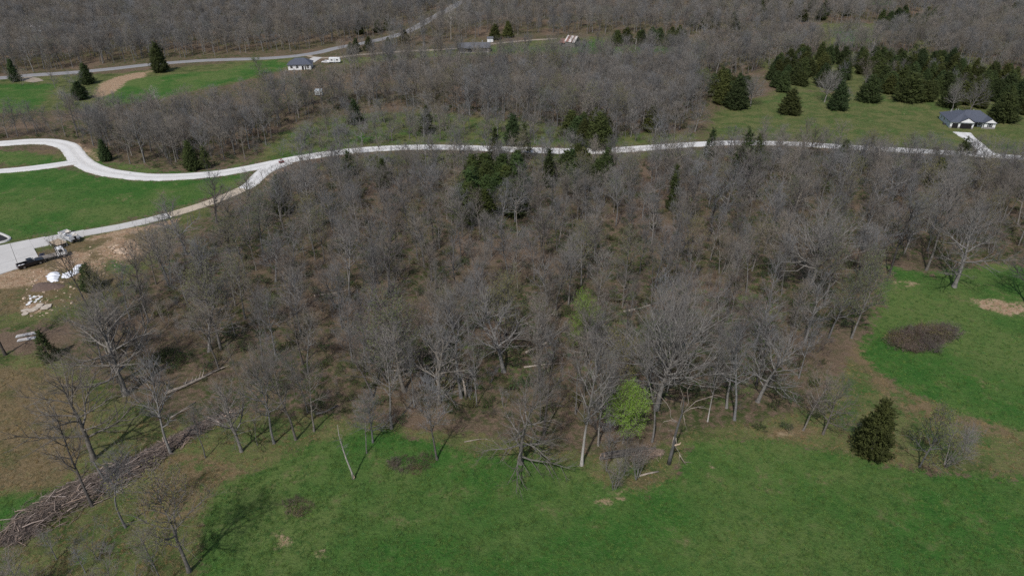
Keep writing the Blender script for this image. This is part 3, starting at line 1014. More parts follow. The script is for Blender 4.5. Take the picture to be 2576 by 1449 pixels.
PLACED = []     # (x, y) of every trunk


def plant(name, kd, var, loc, h, label, cat, group=None, wide=1.0, rz=None, tilt=None):
    H, t, c, l = KIND[kd][var % len(KIND[kd])]
    s = h / H
    e = empty(name, (loc[0], loc[1], loc[2] - .05), rng.uniform(0, 6.28) if rz is None else rz, label, cat, group, scale=(s * wide, s * wide, s), tilt=tilt)
    link('trunk', t, e)
    link('crown', c, e)
    if l is not None:
        link('leaves', l, e)
    PLACED.append((loc[0], loc[1]))
    return e
# ------------------------------------------------------------------ the trees one can name
# (kind, variant, base pixel, top pixel row, width, label, group)
SOLO = [
    ('forest_dark', 0, (14, 893), 690, 1.0, 'thick dark bare trunk standing beside the stacked pale metal sheets', None),
    ('oak', 0, (236, 1155), 905, 1.0, 'tall bare oak with long low limbs above the widest part of the brush pile', None),
    ('oak', 0, (317, 992), 748, 1.2, 'big many limbed bare oak below the tarps, uphill of the brush pile', None),
    ('oak', 1, (300, 960), 770, 1.1, 'dark bare oak crowding behind the big many limbed oak', None),
    ('forest', 0, (430, 1140), 925, 1.0, 'bare tree rising straight out of the middle of the brush pile', None),
    ('slim', 0, (517, 1152), 1030, 1.2, 'small thin bare tree just below the thin upper end of the brush pile', None),
    ('oak', 2, (607, 1135), 950, .85, 'leaning bare tree at the upper tip of the brush pile', None),
    ('slim', 1, (648, 1120), 1000, .8, 'thin bare sapling between two larger trunks on the mown edge', None),
    ('forest', 1, (690, 1115), 895, .9, 'first of three evenly spaced bare trees casting shadows at the grass edge', None),
    ('forest', 2, (745, 1106), 885, .9, 'middle of three evenly spaced bare trees casting shadows at the grass edge', None),
    ('forest', 3, (790, 1085), 920, .9, 'last of three evenly spaced bare trees casting shadows at the grass edge', None),
    ('slim', 2, (923, 1140), 1010, 1.0, 'slender bare tree beside the crooked one behind the pale broken pole', None),
    ('oak', 0, (938, 1112), 985, .75, 'small crooked dark bare tree behind the pale broken pole', None),
    ('forest', 4, (985, 1078), 860, 1.0, 'dense grey bare tree just uphill of the crooked small tree', None),
    ('budding', 0, (1018, 985), 765, 1.35, 'dark leaning oak with a hazy green budding crown in mid wood', None),
    ('slim', 0, (1100, 1155), 965, 1.35, 'twiggy bare tree with a drooping broken side branch in the meadow edge', None),
    ('forest', 5, (1160, 1000), 765, 1.15, 'tall bare tree with a pale dead stub leaning at its foot', None),
    ('oak', 2, (1268, 935), 735, 1.15, 'wide grey bare oak in the wood directly above the drooping limbed tree', None),
    ('droop', 0, (1310, 1165), 925, 1.0, 'grey bare tree whose limbs droop to the meadow, wide and tangled', None),
    ('forest_dark', 1, (1368, 1092), 870, .8, 'dark narrow bare tree just behind the drooping limbed tree', None),
    ('whitefoot', 0, (1463, 1170), 855, .85, 'tall bare tree with a white washed trunk base at the meadow edge', None),
    ('forest', 0, (1505, 1120), 900, .8, 'shaded dark trunked bare tree beside the bright green round tree', None),
    ('slim', 1, (1640, 1112), 880, 1.1, 'slim grey bare tree directly right of the bright green round tree', None),
    ('fan', 0, (1651, 1030), 765, 1.12, 'huge bare tree with a fan shaped crown and pale flared trunk', None),
    ('whitefoot', 0, (1780, 1060), 850, .55, 'slender white trunked bare tree right of the fan crowned tree', None),
    ('forest', 2, (1848, 1056), 835, 1.0, 'bare tree with a pale lower trunk, beyond the slender white one', None),
    ('oak', 2, (1905, 1010), 830, 1.1, 'spreading bare tree tangled with the pale trunked one next to it', None),
    ('multi', 0, (1545, 1232), 1150, .9, 'small many stemmed bare tree sprawling over grass below the log pile', None),
    ('multi', 1, (1602, 1205), 1120, 1.0, 'little bare tree standing beside the pale cut log', None),
    ('slim', 2, (1570, 1190), 1080, 1.0, 'slight bare tree right in front of the dark log pile', None),
    ('slim', 0, (1525, 1185), 1060, 1.0, 'slight bare tree at the sawn end of the dark log pile', None),
    ('forest', 3, (2020, 1082), 940, 1.0, 'bare tree on the brown strip, the farther of a leaning pair', None),
    ('oak', 0, (2070, 1092), 955, .8, 'bare tree leaning towards the dark round cedar, nearer of a pair', None),
    ('multi', 2, (2373, 1172), 1062, 1.0, 'low branching grey bare tree at the end of the meadow strip', None),
    ('oak', 0, (2400, 722), 525, 1.15, 'big lone bare oak with a thick trunk in the right meadow', None),
    ('forest_dark', 0, (2236, 692), 490, 1.0, 'tall dark bare tree at the bare earth corner of the right meadow', None),
    ('forest', 1, (2330, 680), 440, .9, 'very tall bare tree on the wood edge between dark tree and lone oak', None),
    ('fan', 1, (2035, 735), 520, 1.0, 'bare tree with a dense rounded brushlike crown above the olive saplings', None),
    ('budding', 1, (2142, 850), 680, 1.0, 'olive budding tree leaning at the left tip of the right meadow', None),
    ('budding', 0, (2085, 850), 700, 1.0, 'dark stemmed olive budding tree next to the leaning one', None),
    ('oak', 1, (2580, 760), 600, 1.0, 'bare tree reaching in from the photo edge above the straw patch', None),
    ('slim', 1, (317, 1325), 1115, 1.25, 'bare tree standing alone on the dry grass below the brush pile', None),
    ('forest_dark', 1, (232, 1272), 1055, .9, 'leaning dark bare tree growing from the broad lower brush pile', None),
    ('budding', 1, (476, 1437), 1205, 1.15, 'budding tree casting a round shadow on the lower meadow corner', None),
    ('slim', 2, (412, 1475), 1325, 1.1, 'bare treetop at the bottom edge, beside the budding tree', None),
    ('multi', 0, (300, 1560), 1440, 1.3, 'twiggy bare treetop cut by the bottom edge of the photo', None),
    ('multi', 2, (90, 1545), 1425, 1.4, 'pale twiggy bush at the bottom corner below the brush pile', None),
    ('forest_dark', 0, (222, 775), 600, .75, 'dark bare tree leaning over the white tarps in the yard', None),
    ('oak', 1, (545, 560), 430, 1.0, 'dark bare oak overhanging the concrete driveway', None),
    ('oak', 0, (470, 640), 490, 1.0, 'bare tree leaning out over the reddish soil beside the driveway', None),
    ('fan', 0, (2074, 258), 180, 1.0, 'round crowned bare tree standing on the upper lawn among cedars', None),
    ('fan', 1, (1888, 268), 195, 1.05, 'wide bare tree beside cedars at the near end of the upper lawn', None),
    ('oak', 2, (1748, 332), 255, 1.0, 'lone bare tree on the open slope just above the gravel road', None),
    ('oak', 0, (2128, 262), 222, .9, 'small bare tree squeezed between two cedars on the upper lawn', None),
    ('oak', 1, (2032, 392), 315, 1.1, 'crooked bare oak spreading over the gravel road', None),
    ('oak', 2, (1690, 455), 322, .85, 'bare tree with a fan top standing in front of the gravel road', None),
    ('fan', 0, (2205, 428), 350, 1.1, 'dark twiggy bare tree in front of the road, facing the lawn', None),
    ('oak', 2, (2435, 288), 200, 1.0, 'pair forming bare tree behind the dark roofed garage house', None),
    ('fan', 1, (2395, 280), 210, .8, 'second bare tree behind the dark roofed garage house', None),
    ('pale', 0, (405, 276), 215, 1.2, 'white limbed bare sycamore standing out over the far green field', None),
    ('pale', 0, (175, 270), 215, 1.2, 'white limbed bare sycamore beside dark shrubs in the far field', None),
    ('pale', 0, (715, 215), 170, 1.1, 'pale bare sycamore at the far field corner near the dark roof', None),
    ('pale', 1, (2258, 102), 40, 1.2, 'white trunked bare sycamore on the far right ridge', None),
    ('pale', 1, (1135, 100), 15, 1.0, 'white trunked bare tree between the asphalt road and grey ranch house', None),
    ('pale', 1, (2495, 128), 75, .9, 'pale bare tree at the far right, beyond the cedar grove', None),
    ('forest_dark', 1, (1357, 158), 118, 1.2, 'dark forked bare tree in front of the rusty barn field', None),
    ('rust', 0, (1155, 300), 215, 1.1, 'rust tinted budding tree in the wood above the gravel road', None),
    ('leafy', 0, (1566, 1115), 990, .80, 'bright green round tree at the meadow edge beside the broken snag', None),
    ('leafy', 1, (1467, 872), 752, .58, 'bright yellow green young tree deep among bare trunks in mid wood', None),
    ('pale_leafy', 0, (2312, 1175), 1022, .82, 'pale green leafing tree on the meadow strip right of the cedar', None),
    ('pale_leafy', 1, (655, 190), 142, 1.2, 'yellow green leafing tree beside the far asphalt road', None),
    ('pale_leafy', 0, (1760, 255), 175, 1.3, 'olive green leafing tree beside cedars at the near lawn end', None),
    ('pale_leafy', 1, (2300, 160), 105, 1.2, 'pale green leafing tree behind the dense cedar grove', None),
    ('budding', 0, (555, 880), 690, 1.1, 'pale budding tree in the dark left wood, above fallen logs', None),
    ('pale_leafy', 0, (690, 800), 740, 1.1, 'greenish leafing tree left of the wood centre', None),
    ('budding', 1, (780, 600), 500, 1.0, 'soft green budding tree below the red vehicle', None),
]
CED = [  # cedars one can name
    ('cedar', 2, (2188, 1143), 1008, .68, 'dark round cedar standing alone on the strip between two meadows'),
    ('cedar', 0, (1985, 287), 225, 1.25, 'squat cedar standing farthest out on the upper lawn'),
    ('cedar', 0, (2106, 276), 206, 1.0, 'brownish cedar in front of the small bare tree on the lawn'),
    ('cedar', 2, (2184, 256), 190, 1.15, 'dark cedar at the right side of the gap in the cedars'),
    ('cedar', 2, (2283, 254), 185, 1.5, 'very broad cedar at the front of the dense grove'),
    ('cedar', 0, (1850, 273), 195, 1.05, 'cedar left of the wide bare tree on the lawn end'),
    ('cedar', 1, (1815, 262), 180, .9, 'cedar half hidden behind the lawn end cedar'),
    ('cedar', 2, (2520, 306), 235, 1.25, 'rust tinged cedar right behind the dark roofed garage house'),
    ('cedar', 3, (405, 182), 108, .9, 'tall dark cedar beside the far asphalt road'),
    ('cedar', 1, (40, 205), 150, .8, 'cedar beside the asphalt road at the far left edge'),
    ('cedar', 2, (222, 212), 160, .9, 'cedar between the asphalt road and the bare soil slope'),
    ('cedar', 2, (205, 250), 205, 1.2, 'dark low cedar beside the far field sycamore'),
    ('cedar', 1, (268, 405), 352, .9, 'single cedar inside the bend of the gravel road'),
    ('cedar', 3, (485, 428), 356, .8, 'tall cedar of a pair beside the road bank'),
    ('cedar_open', 1, (520, 424), 368, 1.0, 'thin topped cedar of a pair beside the road bank'),
    ('cedar', 0, (895, 312), 252, .9, 'pointed cedar at the top of the mid slope clearing'),
    ('cedar_open', 0, (1075, 335), 265, 1.1, 'ragged cedar tangled with a bare tree in the clearing'),
    ('cedar', 3, (1290, 365), 290, .9, 'tall cedar just above the middle of the gravel road'),
    ('cedar_open', 1, (1318, 398), 310, .9, 'open cedar straddling the middle of the gravel road'),
    ('cedar_open', 0, (1245, 400), 322, .9, 'open cedar left of the road straddling pair'),
    ('cedar', 0, (1505, 372), 285, 1.1, 'big cedar in the dark group above the road'),
    ('cedar', 1, (1468, 365), 300, 1.0, 'smaller cedar in the dark group above the road'),
    ('cedar', 0, (1638, 330), 268, 1.1, 'cedar below the wood edge, right of the dark group'),
    ('cedar_open', 0, (1865, 450), 322, .85, 'spiky twin topped cedar poking over the gravel road'),
    ('cedar_open', 1, (1895, 440), 338, .7, 'shorter neighbour of the spiky twin topped cedar'),
    ('cedar_slim', 0, (1690, 530), 415, .75, 'tall narrow cedar in the wood below the fan topped road tree'),
    ('cedar_open', 0, (1785, 395), 322, .9, 'cedar at the road edge where the lawn begins'),
    ('cedar', 2, (2118, 410), 352, .8, 'cedar in front of the road, left of the twiggy dark tree'),
    ('cedar_open', 1, (2415, 410), 345, 1.3, 'dark spreading cedar before the garage house driveway'),
    ('cedar', 0, (2350, 470), 400, 1.0, 'dim cedar in the wood below the garage house lawn'),
    ('cedar_slim', 0, (1380, 470), 375, 1.0, 'cedar touching the road just above the grove of dark cedars'),
    ('cedar', 3, (1452, 440), 362, 1.1, 'bushy cedar on the road edge right of the road straddling pair'),
    ('cedar', 1, (1525, 445), 372, 1.0, 'green cedar on the road edge below the dark group'),
    ('cedar_open', 1, (880, 440), 378, 1.3, 'dim cedar just below the gravel road bend'),
    ('cedar', 1, (965, 470), 400, .8, 'narrow cedar in the brush below the gravel road'),
    ('cedar', 2, (232, 730), 665, .9, 'dark cedar bush beside the white tarps'),
    ('cedar_open', 0, (125, 905), 830, 1.0, 'shaggy cedar below the stone slabs'),
    ('cedar_open', 0, (710, 540), 440, .8, 'dim cedar among bare trees below the driveway mouth'),
]


def ckind(kd):
    return {'leafy': ('leafing_tree', 'tree'), 'pale_leafy': ('leafing_tree', 'tree'), 'budding': ('budding_tree', 'tree'), 'rust': ('budding_tree', 'tree')}.get(kd, ('bare_tree', 'tree'))


n_bare = 0
for kd, var, bp, ty, wide, lab, grp in SOLO:
    p = at(*bp)
    h = top_h(p, ty)
    nm, ct = ckind(kd)
    if nm == 'bare_tree': n_bare += 1
    tilt = None
    if 'leaning' in lab:
        tilt = (R(rng.uniform(-3, 3)), R(-7 if bp[0] < 1200 else 6))
    plant(nm, kd, var, p, h, lab, ct, grp, wide * (17 if kd in ('forest', 'fan') else 15) / 17 if False else wide, rz=rng.uniform(0, 6.28) if tilt is None else 0.0, tilt=tilt)
for kd, var, bp, ty, wide, lab in CED:
    p = at(*bp)
    plant('cedar_tree', kd, var, p, top_h(p, ty), lab, 'cedar', 'red cedars of the valley', wide)

# cedar groves
GROVES = [
    ([(2150, 160), (2330, 150), (2470, 190), (2600, 215), (2600, 300), (2540, 290), (2380, 272), (2300, 250), (2200, 238)], 8.7, (7.5, 10.0), 'cedar of the grove behind the garage house', 'cedars of the dense grove'),
    ([(1930, 200), (1960, 160), (2050, 145), (2140, 150), (2120, 225), (2040, 232), (1960, 232)], 8.7, (7.0, 10.0), 'cedar behind the round bare lawn tree', 'cedars behind the lawn'),
    ([(1790, 215), (1850, 205), (1900, 240), (1850, 262), (1790, 258)], 6.0, (6.5, 9), 'cedar in the clump at lawn end', 'cedars at the near lawn end'),
    ([(1150, 500), (1180, 470), (1300, 462), (1325, 500), (1290, 540), (1190, 565), (1150, 560)], 4.3, (9.5, 12.5), 'cedar in the thick grove inside the wood', 'cedars of the wood grove'),
    ([(1400, 440), (1470, 430), (1540, 450), (1540, 480), (1440, 500), (1390, 480)], 6.0, (7, 10), 'cedar in the loose clump under the road', 'cedars under the road'),
    ([(1430, 330), (1530, 325), (1540, 365), (1450, 370)], 6.0, (7, 9.5), 'cedar in the dark group above the road', 'cedars above the road'),
    ([(1540, 110), (1640, 105), (1720, 95), (1720, 120), (1560, 125)], 9.0, (7, 10), 'far cedar along the edge of the barn field', 'far cedars'),
    ([(1235, 95), (1290, 92), (1290, 104), (1240, 106)], 9.0, (7, 11), 'far cedar between shed and barn', 'far cedars by the shed'),
    ([(2200, 50), (2350, 45), (2420, 80), (2300, 95), (2210, 75)], 13.0, (7, 11), 'far cedar around the ridge sycamore', 'far ridge cedars'),
    ([(1720, 65), (1850, 60), (1900, 80), (1740, 85)], 13.0, (7, 11), 'far cedar on the ridge above the wood', 'far ridge cedars above the wood'),
    ([(1900, 25), (2060, 20), (2140, 45), (2050, 62), (1920, 58)], 17.0, (7, 11), 'far cedar on the ridge left of the sycamore', 'far ridge cedars left of the sycamore'),
    ([(2420, 25), (2600, 20), (2600, 60), (2480, 80), (2430, 60)], 17.0, (7, 11), 'far cedar on the ridge right of the sycamore', 'far ridge cedars right of the sycamore'),
    ([(850, 130), (1040, 100), (1050, 112), (900, 140)], 13.0, (5, 8), 'cedar between asphalt road and dirt track', 'cedars along the asphalt road'),
    ([(880, 105), (990, 78), (1000, 60), (900, 85)], 13.0, (6, 9), 'far cedar on the upper side of the asphalt road', 'cedars above the asphalt road'),
]


def fill(poly_px, spacing, seed, jitter=0.48):
    g = np.random.default_rng(seed)
    W = np.array(wpoly(poly_px))
    lo, hi = W.min(0), W.max(0)
    xs = np.arange(lo[0], hi[0] + spacing, spacing); ys = np.arange(lo[1], hi[1] + spacing, spacing)
    A, B = np.meshgrid(xs, ys)
    A = A + (np.arange(A.shape[0])[:, None] % 2) * spacing * .5 + g.uniform(-jitter, jitter, A.shape) * spacing
    B = B + g.uniform(-jitter, jitter, B.shape) * spacing
    k = inpoly(W, A, B)
    return np.stack([A[k], B[k]], 1)


def clear_of(pts, d_tree, roads=True, placed=None):
    if len(pts) == 0: return pts
    k = np.ones(len(pts), bool)
    if placed is None: placed = np.array(PLACED)
    if len(placed):
        for i in range(0, len(pts), 400):
            dd = np.hypot(pts[i:i + 400, None, 0] - placed[None, :, 0], pts[i:i + 400, None, 1] - placed[None, :, 1]).min(1)
            k[i:i + 400] &= dd > d_tree
    if roads:
        for L, d in KEEP_OFF:
            k &= polydist(L[::2], pts[:, 0], pts[:, 1], False) > d
    return pts[k]


for gi, (pp, spc, hr, lab, grp) in enumerate(GROVES):
    q = clear_of(fill(pp, spc, 900 + gi), 2.6)
    # rows from the front of the clump backwards, each row from left to right
    q = sorted(map(tuple, q), key=lambda t: t[1])
    per = max(4, int(round(math.sqrt(len(q) * 1.6))))
    rows = [sorted(q[i:i + per]) for i in range(0, len(q), per)]
    for ri, row_ in enumerate(rows):
        for k, (x, y) in enumerate(row_):
            z = float(hgt(x, y))
            rw = ['front', 'second', 'third', 'fourth', 'fifth', 'sixth', 'seventh', 'eighth', 'ninth', 'tenth'][min(ri, 9)]
            od = ['first', 'second', 'third', 'fourth', 'fifth', 'sixth', 'seventh', 'eighth', 'ninth', 'tenth', 'eleventh', 'twelfth', 'thirteenth', 'fourteenth'][min(k, 13)]
            lb = lab if len(q) == 1 else (od + ' from left: ' + lab if len(rows) == 1 else od + ' from left, ' + rw + ' row: ' + lab)
            plant('cedar_tree', 'cedar_green' if gi == 3 or (gi == 4 and k % 2) else 'cedar', int(rng.integers(0, 4)), (x, y, z), rng.uniform(*hr), lb, 'cedar', grp, rng.uniform(.95, 1.3))

# ------------------------------------------------------------------ the woods
# (outline by trunk feet, spacing m, tall range, kinds)
WOODS = [
    ('near', [(300, 740), (190, 870), (330, 985), (450, 935), (600, 1000), (860, 1062), (1100, 1062), (1330, 1085), (1560, 1085), (1700, 1030), (1900, 1035), (2060, 1000),
              (2110, 870), (2190, 740), (2225, 662), (2440, 655), (2950, 640), (2950, 520), (2300, 480), (2000, 470), (1800, 480), (1600, 520), (1340, 540), (1150, 590),
              (1080, 540), (860, 510), (740, 520), (640, 570), (520, 620), (420, 660)], 7.7, (12.0, 17.0)),
    ('roadside', [(620, 560), (700, 470), (860, 425), (1080, 415), (1160, 470), (1340, 500), (1600, 455), (1750, 420), (1900, 405), (2150, 410), (2400, 418), (2950, 430),
                  (2950, 520), (2300, 480), (2000, 470), (1800, 480), (1600, 520), (1340, 540), (1150, 590), (1080, 540), (860, 510), (740, 520), (640, 570)], 6.2, (8.5, 13)),
    ('upper', [(-380, 350), (120, 330), (420, 325), (560, 300), (700, 275), (860, 240), (1200, 218), (1500, 206), (1740, 205), (1780, 250), (1740, 325), (1560, 350), (1420, 338), (1330, 320),
               (1150, 290), (1000, 270), (860, 278), (740, 310), (690, 340), (650, 395), (560, 418), (430, 425), (330, 415), (270, 400), (235, 378), (200, 352), (150, 350), (-380, 366)], 5.9, (12.5, 16.5)),
    ('slope', [(700, 395), (740, 350), (860, 300), (1000, 290), (1150, 310), (1330, 330), (1500, 350), (1700, 335), (1720, 355), (1500, 368), (1300, 362), (1050, 358), (860, 374)], 6.8, (7, 12)),
    ('behind', [(1740, 205), (1880, 190), (1940, 175), (2050, 142), (2330, 145), (2470, 180), (3000, 230), (3000, 85), (2400, 60), (2210, 112), (2080, 118), (1960, 105), (1720, 140), (1600, 150),
                (1300, 152), (1000, 165), (860, 178), (860, 200), (1200, 200), (1500, 196)], 7.0, (12.5, 16)),
    ('hill', [(-600, 240), (0, 186), (200, 172), (380, 152), (560, 141), (740, 132), (850, 112), (940, 94), (1010, 76), (1060, 52), (1100, 30), (1140, 8), (1160, -14),
              (1160, -60), (-800, -60)], 6.3, (12.5, 16)),
    ('hill', [(1185, 0), (1110, 45), (1070, 70), (1020, 92), (950, 110), (980, 118), (1130, 112), (1240, 90), (1290, 88), (1420, 92), (1520, 88), (1700, 90), (1960, 98), (2060, 60), (2170, 62),
              (2300, 45), (2400, 58), (3100, 82), (3200, -60), (1230, -60)], 7.5, (12, 16)),
    ('gap', [(830, 142), (900, 131), (1000, 124), (1090, 116), (1060, 108), (950, 118)], 7.0, (7, 11)),
    ('fieldside', [(-60, 222), (100, 222), (180, 232), (215, 222), (180, 210), (60, 205)], 12.0, (7, 10)),
    ('lawnfront', [(1820, 395), (1950, 392), (2150, 398), (2450, 412), (2950, 425), (2950, 412), (2400, 404), (2150, 388), (1900, 378), (1800, 384)], 6.5, (5, 8)),
    ('corner', [(-250, 1420), (80, 1400), (260, 1380), (330, 1420), (330, 1540), (-250, 1540)], 13, (4, 7)),
    ('verge', [(730, 425), (860, 402), (1080, 392), (1300, 396), (1600, 398), (1750, 386), (1900, 378), (2150, 390), (2950, 420), (2950, 432), (2150, 412), (1750, 420), (1600, 455), (1340, 470), (1160, 460), (1080, 415), (860, 425), (740, 455)], 7.0, (8, 12.5)),
    ('grove', [(1930, 210), (1960, 160), (2060, 145), (2330, 150), (2470, 190), (2950, 215), (2950, 300), (2480, 262), (2300, 235), (2050, 235)], 19.0, (8, 11)),
    ('strip', [(1850, 1075), (2060, 1045), (2120, 930), (2080, 1030), (2000, 1090)], 8.0, (7, 11)),
]
cand = []
HOUSE_XY = [at(2445, 312), at(760, 168), at(1190, 128), at(1436, 115), at(1233, 105), at(840, 158), at(90, 76), at(800, 238), at(1192, 152), at(1436, 138), at(2478, 408), at(2462, 392)]
for wi, (wn_, pp, spc, hr) in enumerate(WOODS):
    q = clear_of(fill(pp, spc, 40 + wi), 2.2)
    for hp, rad in zip(HOUSE_XY, (16, 9.5, 22, 17, 8, 9, 9, 4, 19, 13, 10, 9)):
        q = q[np.hypot(q[:, 0] - hp.x, q[:, 1] - hp.y) > rad]
    for x, y in q:
        h = rng.uniform(*hr) * (1.0 if rng.random() > .16 else .72)
        cand.append((wn_, x, y, h))
cand = np.array(cand, dtype=object)
print('candidate trees', len(cand))
dist = np.array([math.hypot(c[1], c[2]) for c in cand])
PX = np.array([pix((c[1], c[2], float(hgt(c[1], c[2])))) for c in cand])
infr = (PX[:, 0] > 0) & (PX[:, 0] < 2576) & (PX[:, 1] > 0) & (PX[:, 1] < 1440)
hh = np.array([c[3] for c in cand], float)
size = np.where(infr, hh / np.hypot(dist, CAM_H), 0)
KIND_P = {'near': (['forest', 'forest_dark', 'oak', 'slim', 'budding', 'multi', 'fan'], [.36, .15, .10, .22, .11, .05, .01]),
          'roadside': (['slim', 'multi', 'oak', 'budding', 'forest'], [.3, .28, .22, .1, .1])}
kinds_ = []
for c in cand:
    ks, ps = KIND_P.get(c[0], KIND_P['near'])
    if c[3] < 9.5 and c[0] in ('verge', 'slope', 'corner', 'strip', 'lawnfront', 'fieldside', 'gap'):
        ks, ps = ['multi', 'slim', 'oak', 'budding'], [.4, .25, .2, .15]
    kinds_.append(ks[int(np.searchsorted(np.cumsum(ps), rng.random() * .9999))])
kinds_ = np.array(kinds_)
isbare = kinds_ != 'budding'
order = np.argsort(-size)
room = 298 - n_bare
single = np.zeros(len(cand), bool)
nb = 0
nbud = 0
for i in order:
    if size[i] <= 0: break
    if isbare[i]:
        if nb < room:
            single[i] = True; nb += 1
    elif nbud < 58:
        single[i] = True; nbud += 1

ROWS = [(935, 'at wood front'), (800, 'in mid wood'), (690, 'deep in wood'), (0, 'at wood back')]
COLS = [(480, 'below the dirt yard'), (820, 'above the long brush pile'), (1120, 'above the pale broken pole'), (1400, 'above the drooping limbed tree'),
        (1700, 'around the fan crowned tree'), (2050, 'beyond the fan crowned tree'), (9999, 'beside the right meadow')]
FORM = {'forest': 'straight grey bare tree', 'forest_dark': 'dark trunked bare tree', 'oak': 'spreading bare oak', 'slim': 'thin bare tree', 'multi': 'many stemmed small tree',
        'budding': 'olive budding tree', 'fan': 'fan crowned bare tree'}
AREA = {'upper': 'in the wood above the gravel road', 'slope': 'on the clearing slope above the gravel road', 'corner': 'on dry grass in the bottom corner',
        'strip': 'on the brown strip between two meadows', 'lawnfront': 'along the road facing the lawn', 'verge': 'on the verge below the gravel road', 'roadside': 'in the brush just under the gravel road',
        'grove': 'between the cedars behind the lawn', 'behind': 'in the wood behind the cedar grove', 'hill': 'on the far wooded hill', 'gap': 'between the asphalt road and dirt track', 'fieldside': 'beside the far green field'}
ORD = ['leftmost', 'second from left', 'third from left', 'fourth from left', 'fifth from left', 'sixth from left', 'seventh from left', 'eighth from left', 'ninth from left', 'tenth from left', 'eleventh from left', 'twelfth from left', 'thirteenth from left', 'fourteenth from left']
todo = {}
for i in np.where(single)[0]:
    wn_, x, y, h = cand[i]
    z = float(hgt(x, y))
    px_, py_ = PX[i]
    if wn_ == 'near':
        place = next(t for lim, t in ROWS if py_ >= lim) + ' ' + next(t for lim, t in COLS if px_ < lim)
    elif wn_ in ('roadside', 'verge'):
        place = AREA[wn_] + (', left half' if px_ < 1288 else ', right half')
    elif wn_ == 'upper':
        place = 'above the gravel road ' + ('by its bend' if px_ < 700 else 'behind the clearing' if px_ < 1250 else 'left of the upper lawn')
    elif wn_ == 'behind':
        place = ('in the wood below the far houses' if px_ < 1300 else 'in the wood below the barn field' if px_ < 1800 else AREA[wn_])
    else:
        place = AREA[wn_]
    kd = kinds_[i]
    hp = ('short ' if h < 12 else 'tall ' if h > 15.8 else '') if wn_ == 'near' else ''
    todo.setdefault((hp + FORM[kd], place), []).append((px_, kd, x, y, z, h))
for (form, place), mem in todo.items():
    mem.sort()
    for k, (px_, kd, x, y, z, h) in enumerate(mem):
        nm, ct = ckind(kd)
        lab = form + ' ' + place if len(mem) == 1 or len(mem) > 14 else form + ', ' + ORD[k] + ' ' + place
        if len(lab.split()) > 16: lab = lab.replace(' the ', ' ')
        plant(nm, kd, int(rng.integers(0, 9)), (x, y, z), h, lab, ct, ('budding' if nm == 'budding_tree' else 'bare') + ' trees ' + place, rng.uniform(.8, 1.1),
              tilt=(R(rng.normal(0, 2.2)), R(rng.normal(0, 2.2))))


# ------------------------------------------------------------------ masses nobody could count
def scatter(name, pts, rz, scl, protos, label, cat, widths=None, pick=None):
    me = bpy.data.meshes.new(name)
    n = len(pts)
    me.vertices.add(n)
    me.vertices.foreach_set('co', np.asarray(pts, np.float32).ravel())
    for nm, tp, val in (('turn', 'FLOAT', rz), ('size', 'FLOAT_VECTOR', scl), ('pick', 'INT', pick if pick is not None else rng.integers(0, len(protos), n))):
        a = me.attributes.new(nm, tp, 'POINT')
        a.data.foreach_set('vector' if tp == 'FLOAT_VECTOR' else 'value', np.asarray(val, np.int32 if tp == 'INT' else np.float32).ravel())
    me.update()
    o = link(name, me)
    tag(o, label, cat, kind='stuff')
    ng = bpy.data.node_groups.new(name + '_spread', 'GeometryNodeTree')
    ng.interface.new_socket('Geometry', in_out='INPUT', socket_type='NodeSocketGeometry')
    ng.interface.new_socket('Geometry', in_out='OUTPUT', socket_type='NodeSocketGeometry')
    gi = ng.nodes.new('NodeGroupInput'); go = ng.nodes.new('NodeGroupOutput')
    iop = ng.nodes.new('GeometryNodeInstanceOnPoints')
    jn = ng.nodes.new('GeometryNodeJoinGeometry')
    for po in reversed(protos):
        oi = ng.nodes.new('GeometryNodeObjectInfo')
        oi.transform_space = 'ORIGINAL'
        oi.inputs['As Instance'].default_value = True
        oi.inputs['Object'].default_value = po
        ng.links.new(oi.outputs['Geometry'], jn.inputs[0])

    def na(nm, tp):
        a = ng.nodes.new('GeometryNodeInputNamedAttribute')
        a.data_type = tp
        a.inputs['Name'].default_value = nm
        return a.outputs['Attribute']
    cx = ng.nodes.new('ShaderNodeCombineXYZ')
    ng.links.new(na('turn', 'FLOAT'), cx.inputs[2])
    er = ng.nodes.new('FunctionNodeEulerToRotation')
    ng.links.new(cx.outputs[0], er.inputs[0])
    ng.links.new(gi.outputs[0], iop.inputs['Points'])
    ng.links.new(jn.outputs[0], iop.inputs['Instance'])
    iop.inputs['Pick Instance'].default_value = True
    ng.links.new(na('pick', 'INT'), iop.inputs['Instance Index'])
    ng.links.new(er.outputs[0], iop.inputs['Rotation'])
    ng.links.new(na('size', 'FLOAT_VECTOR'), iop.inputs['Scale'])
    ng.links.new(iop.outputs[0], go.inputs[0])
    md = o.modifiers.new('spread', 'NODES')
    md.node_group = ng
    return o


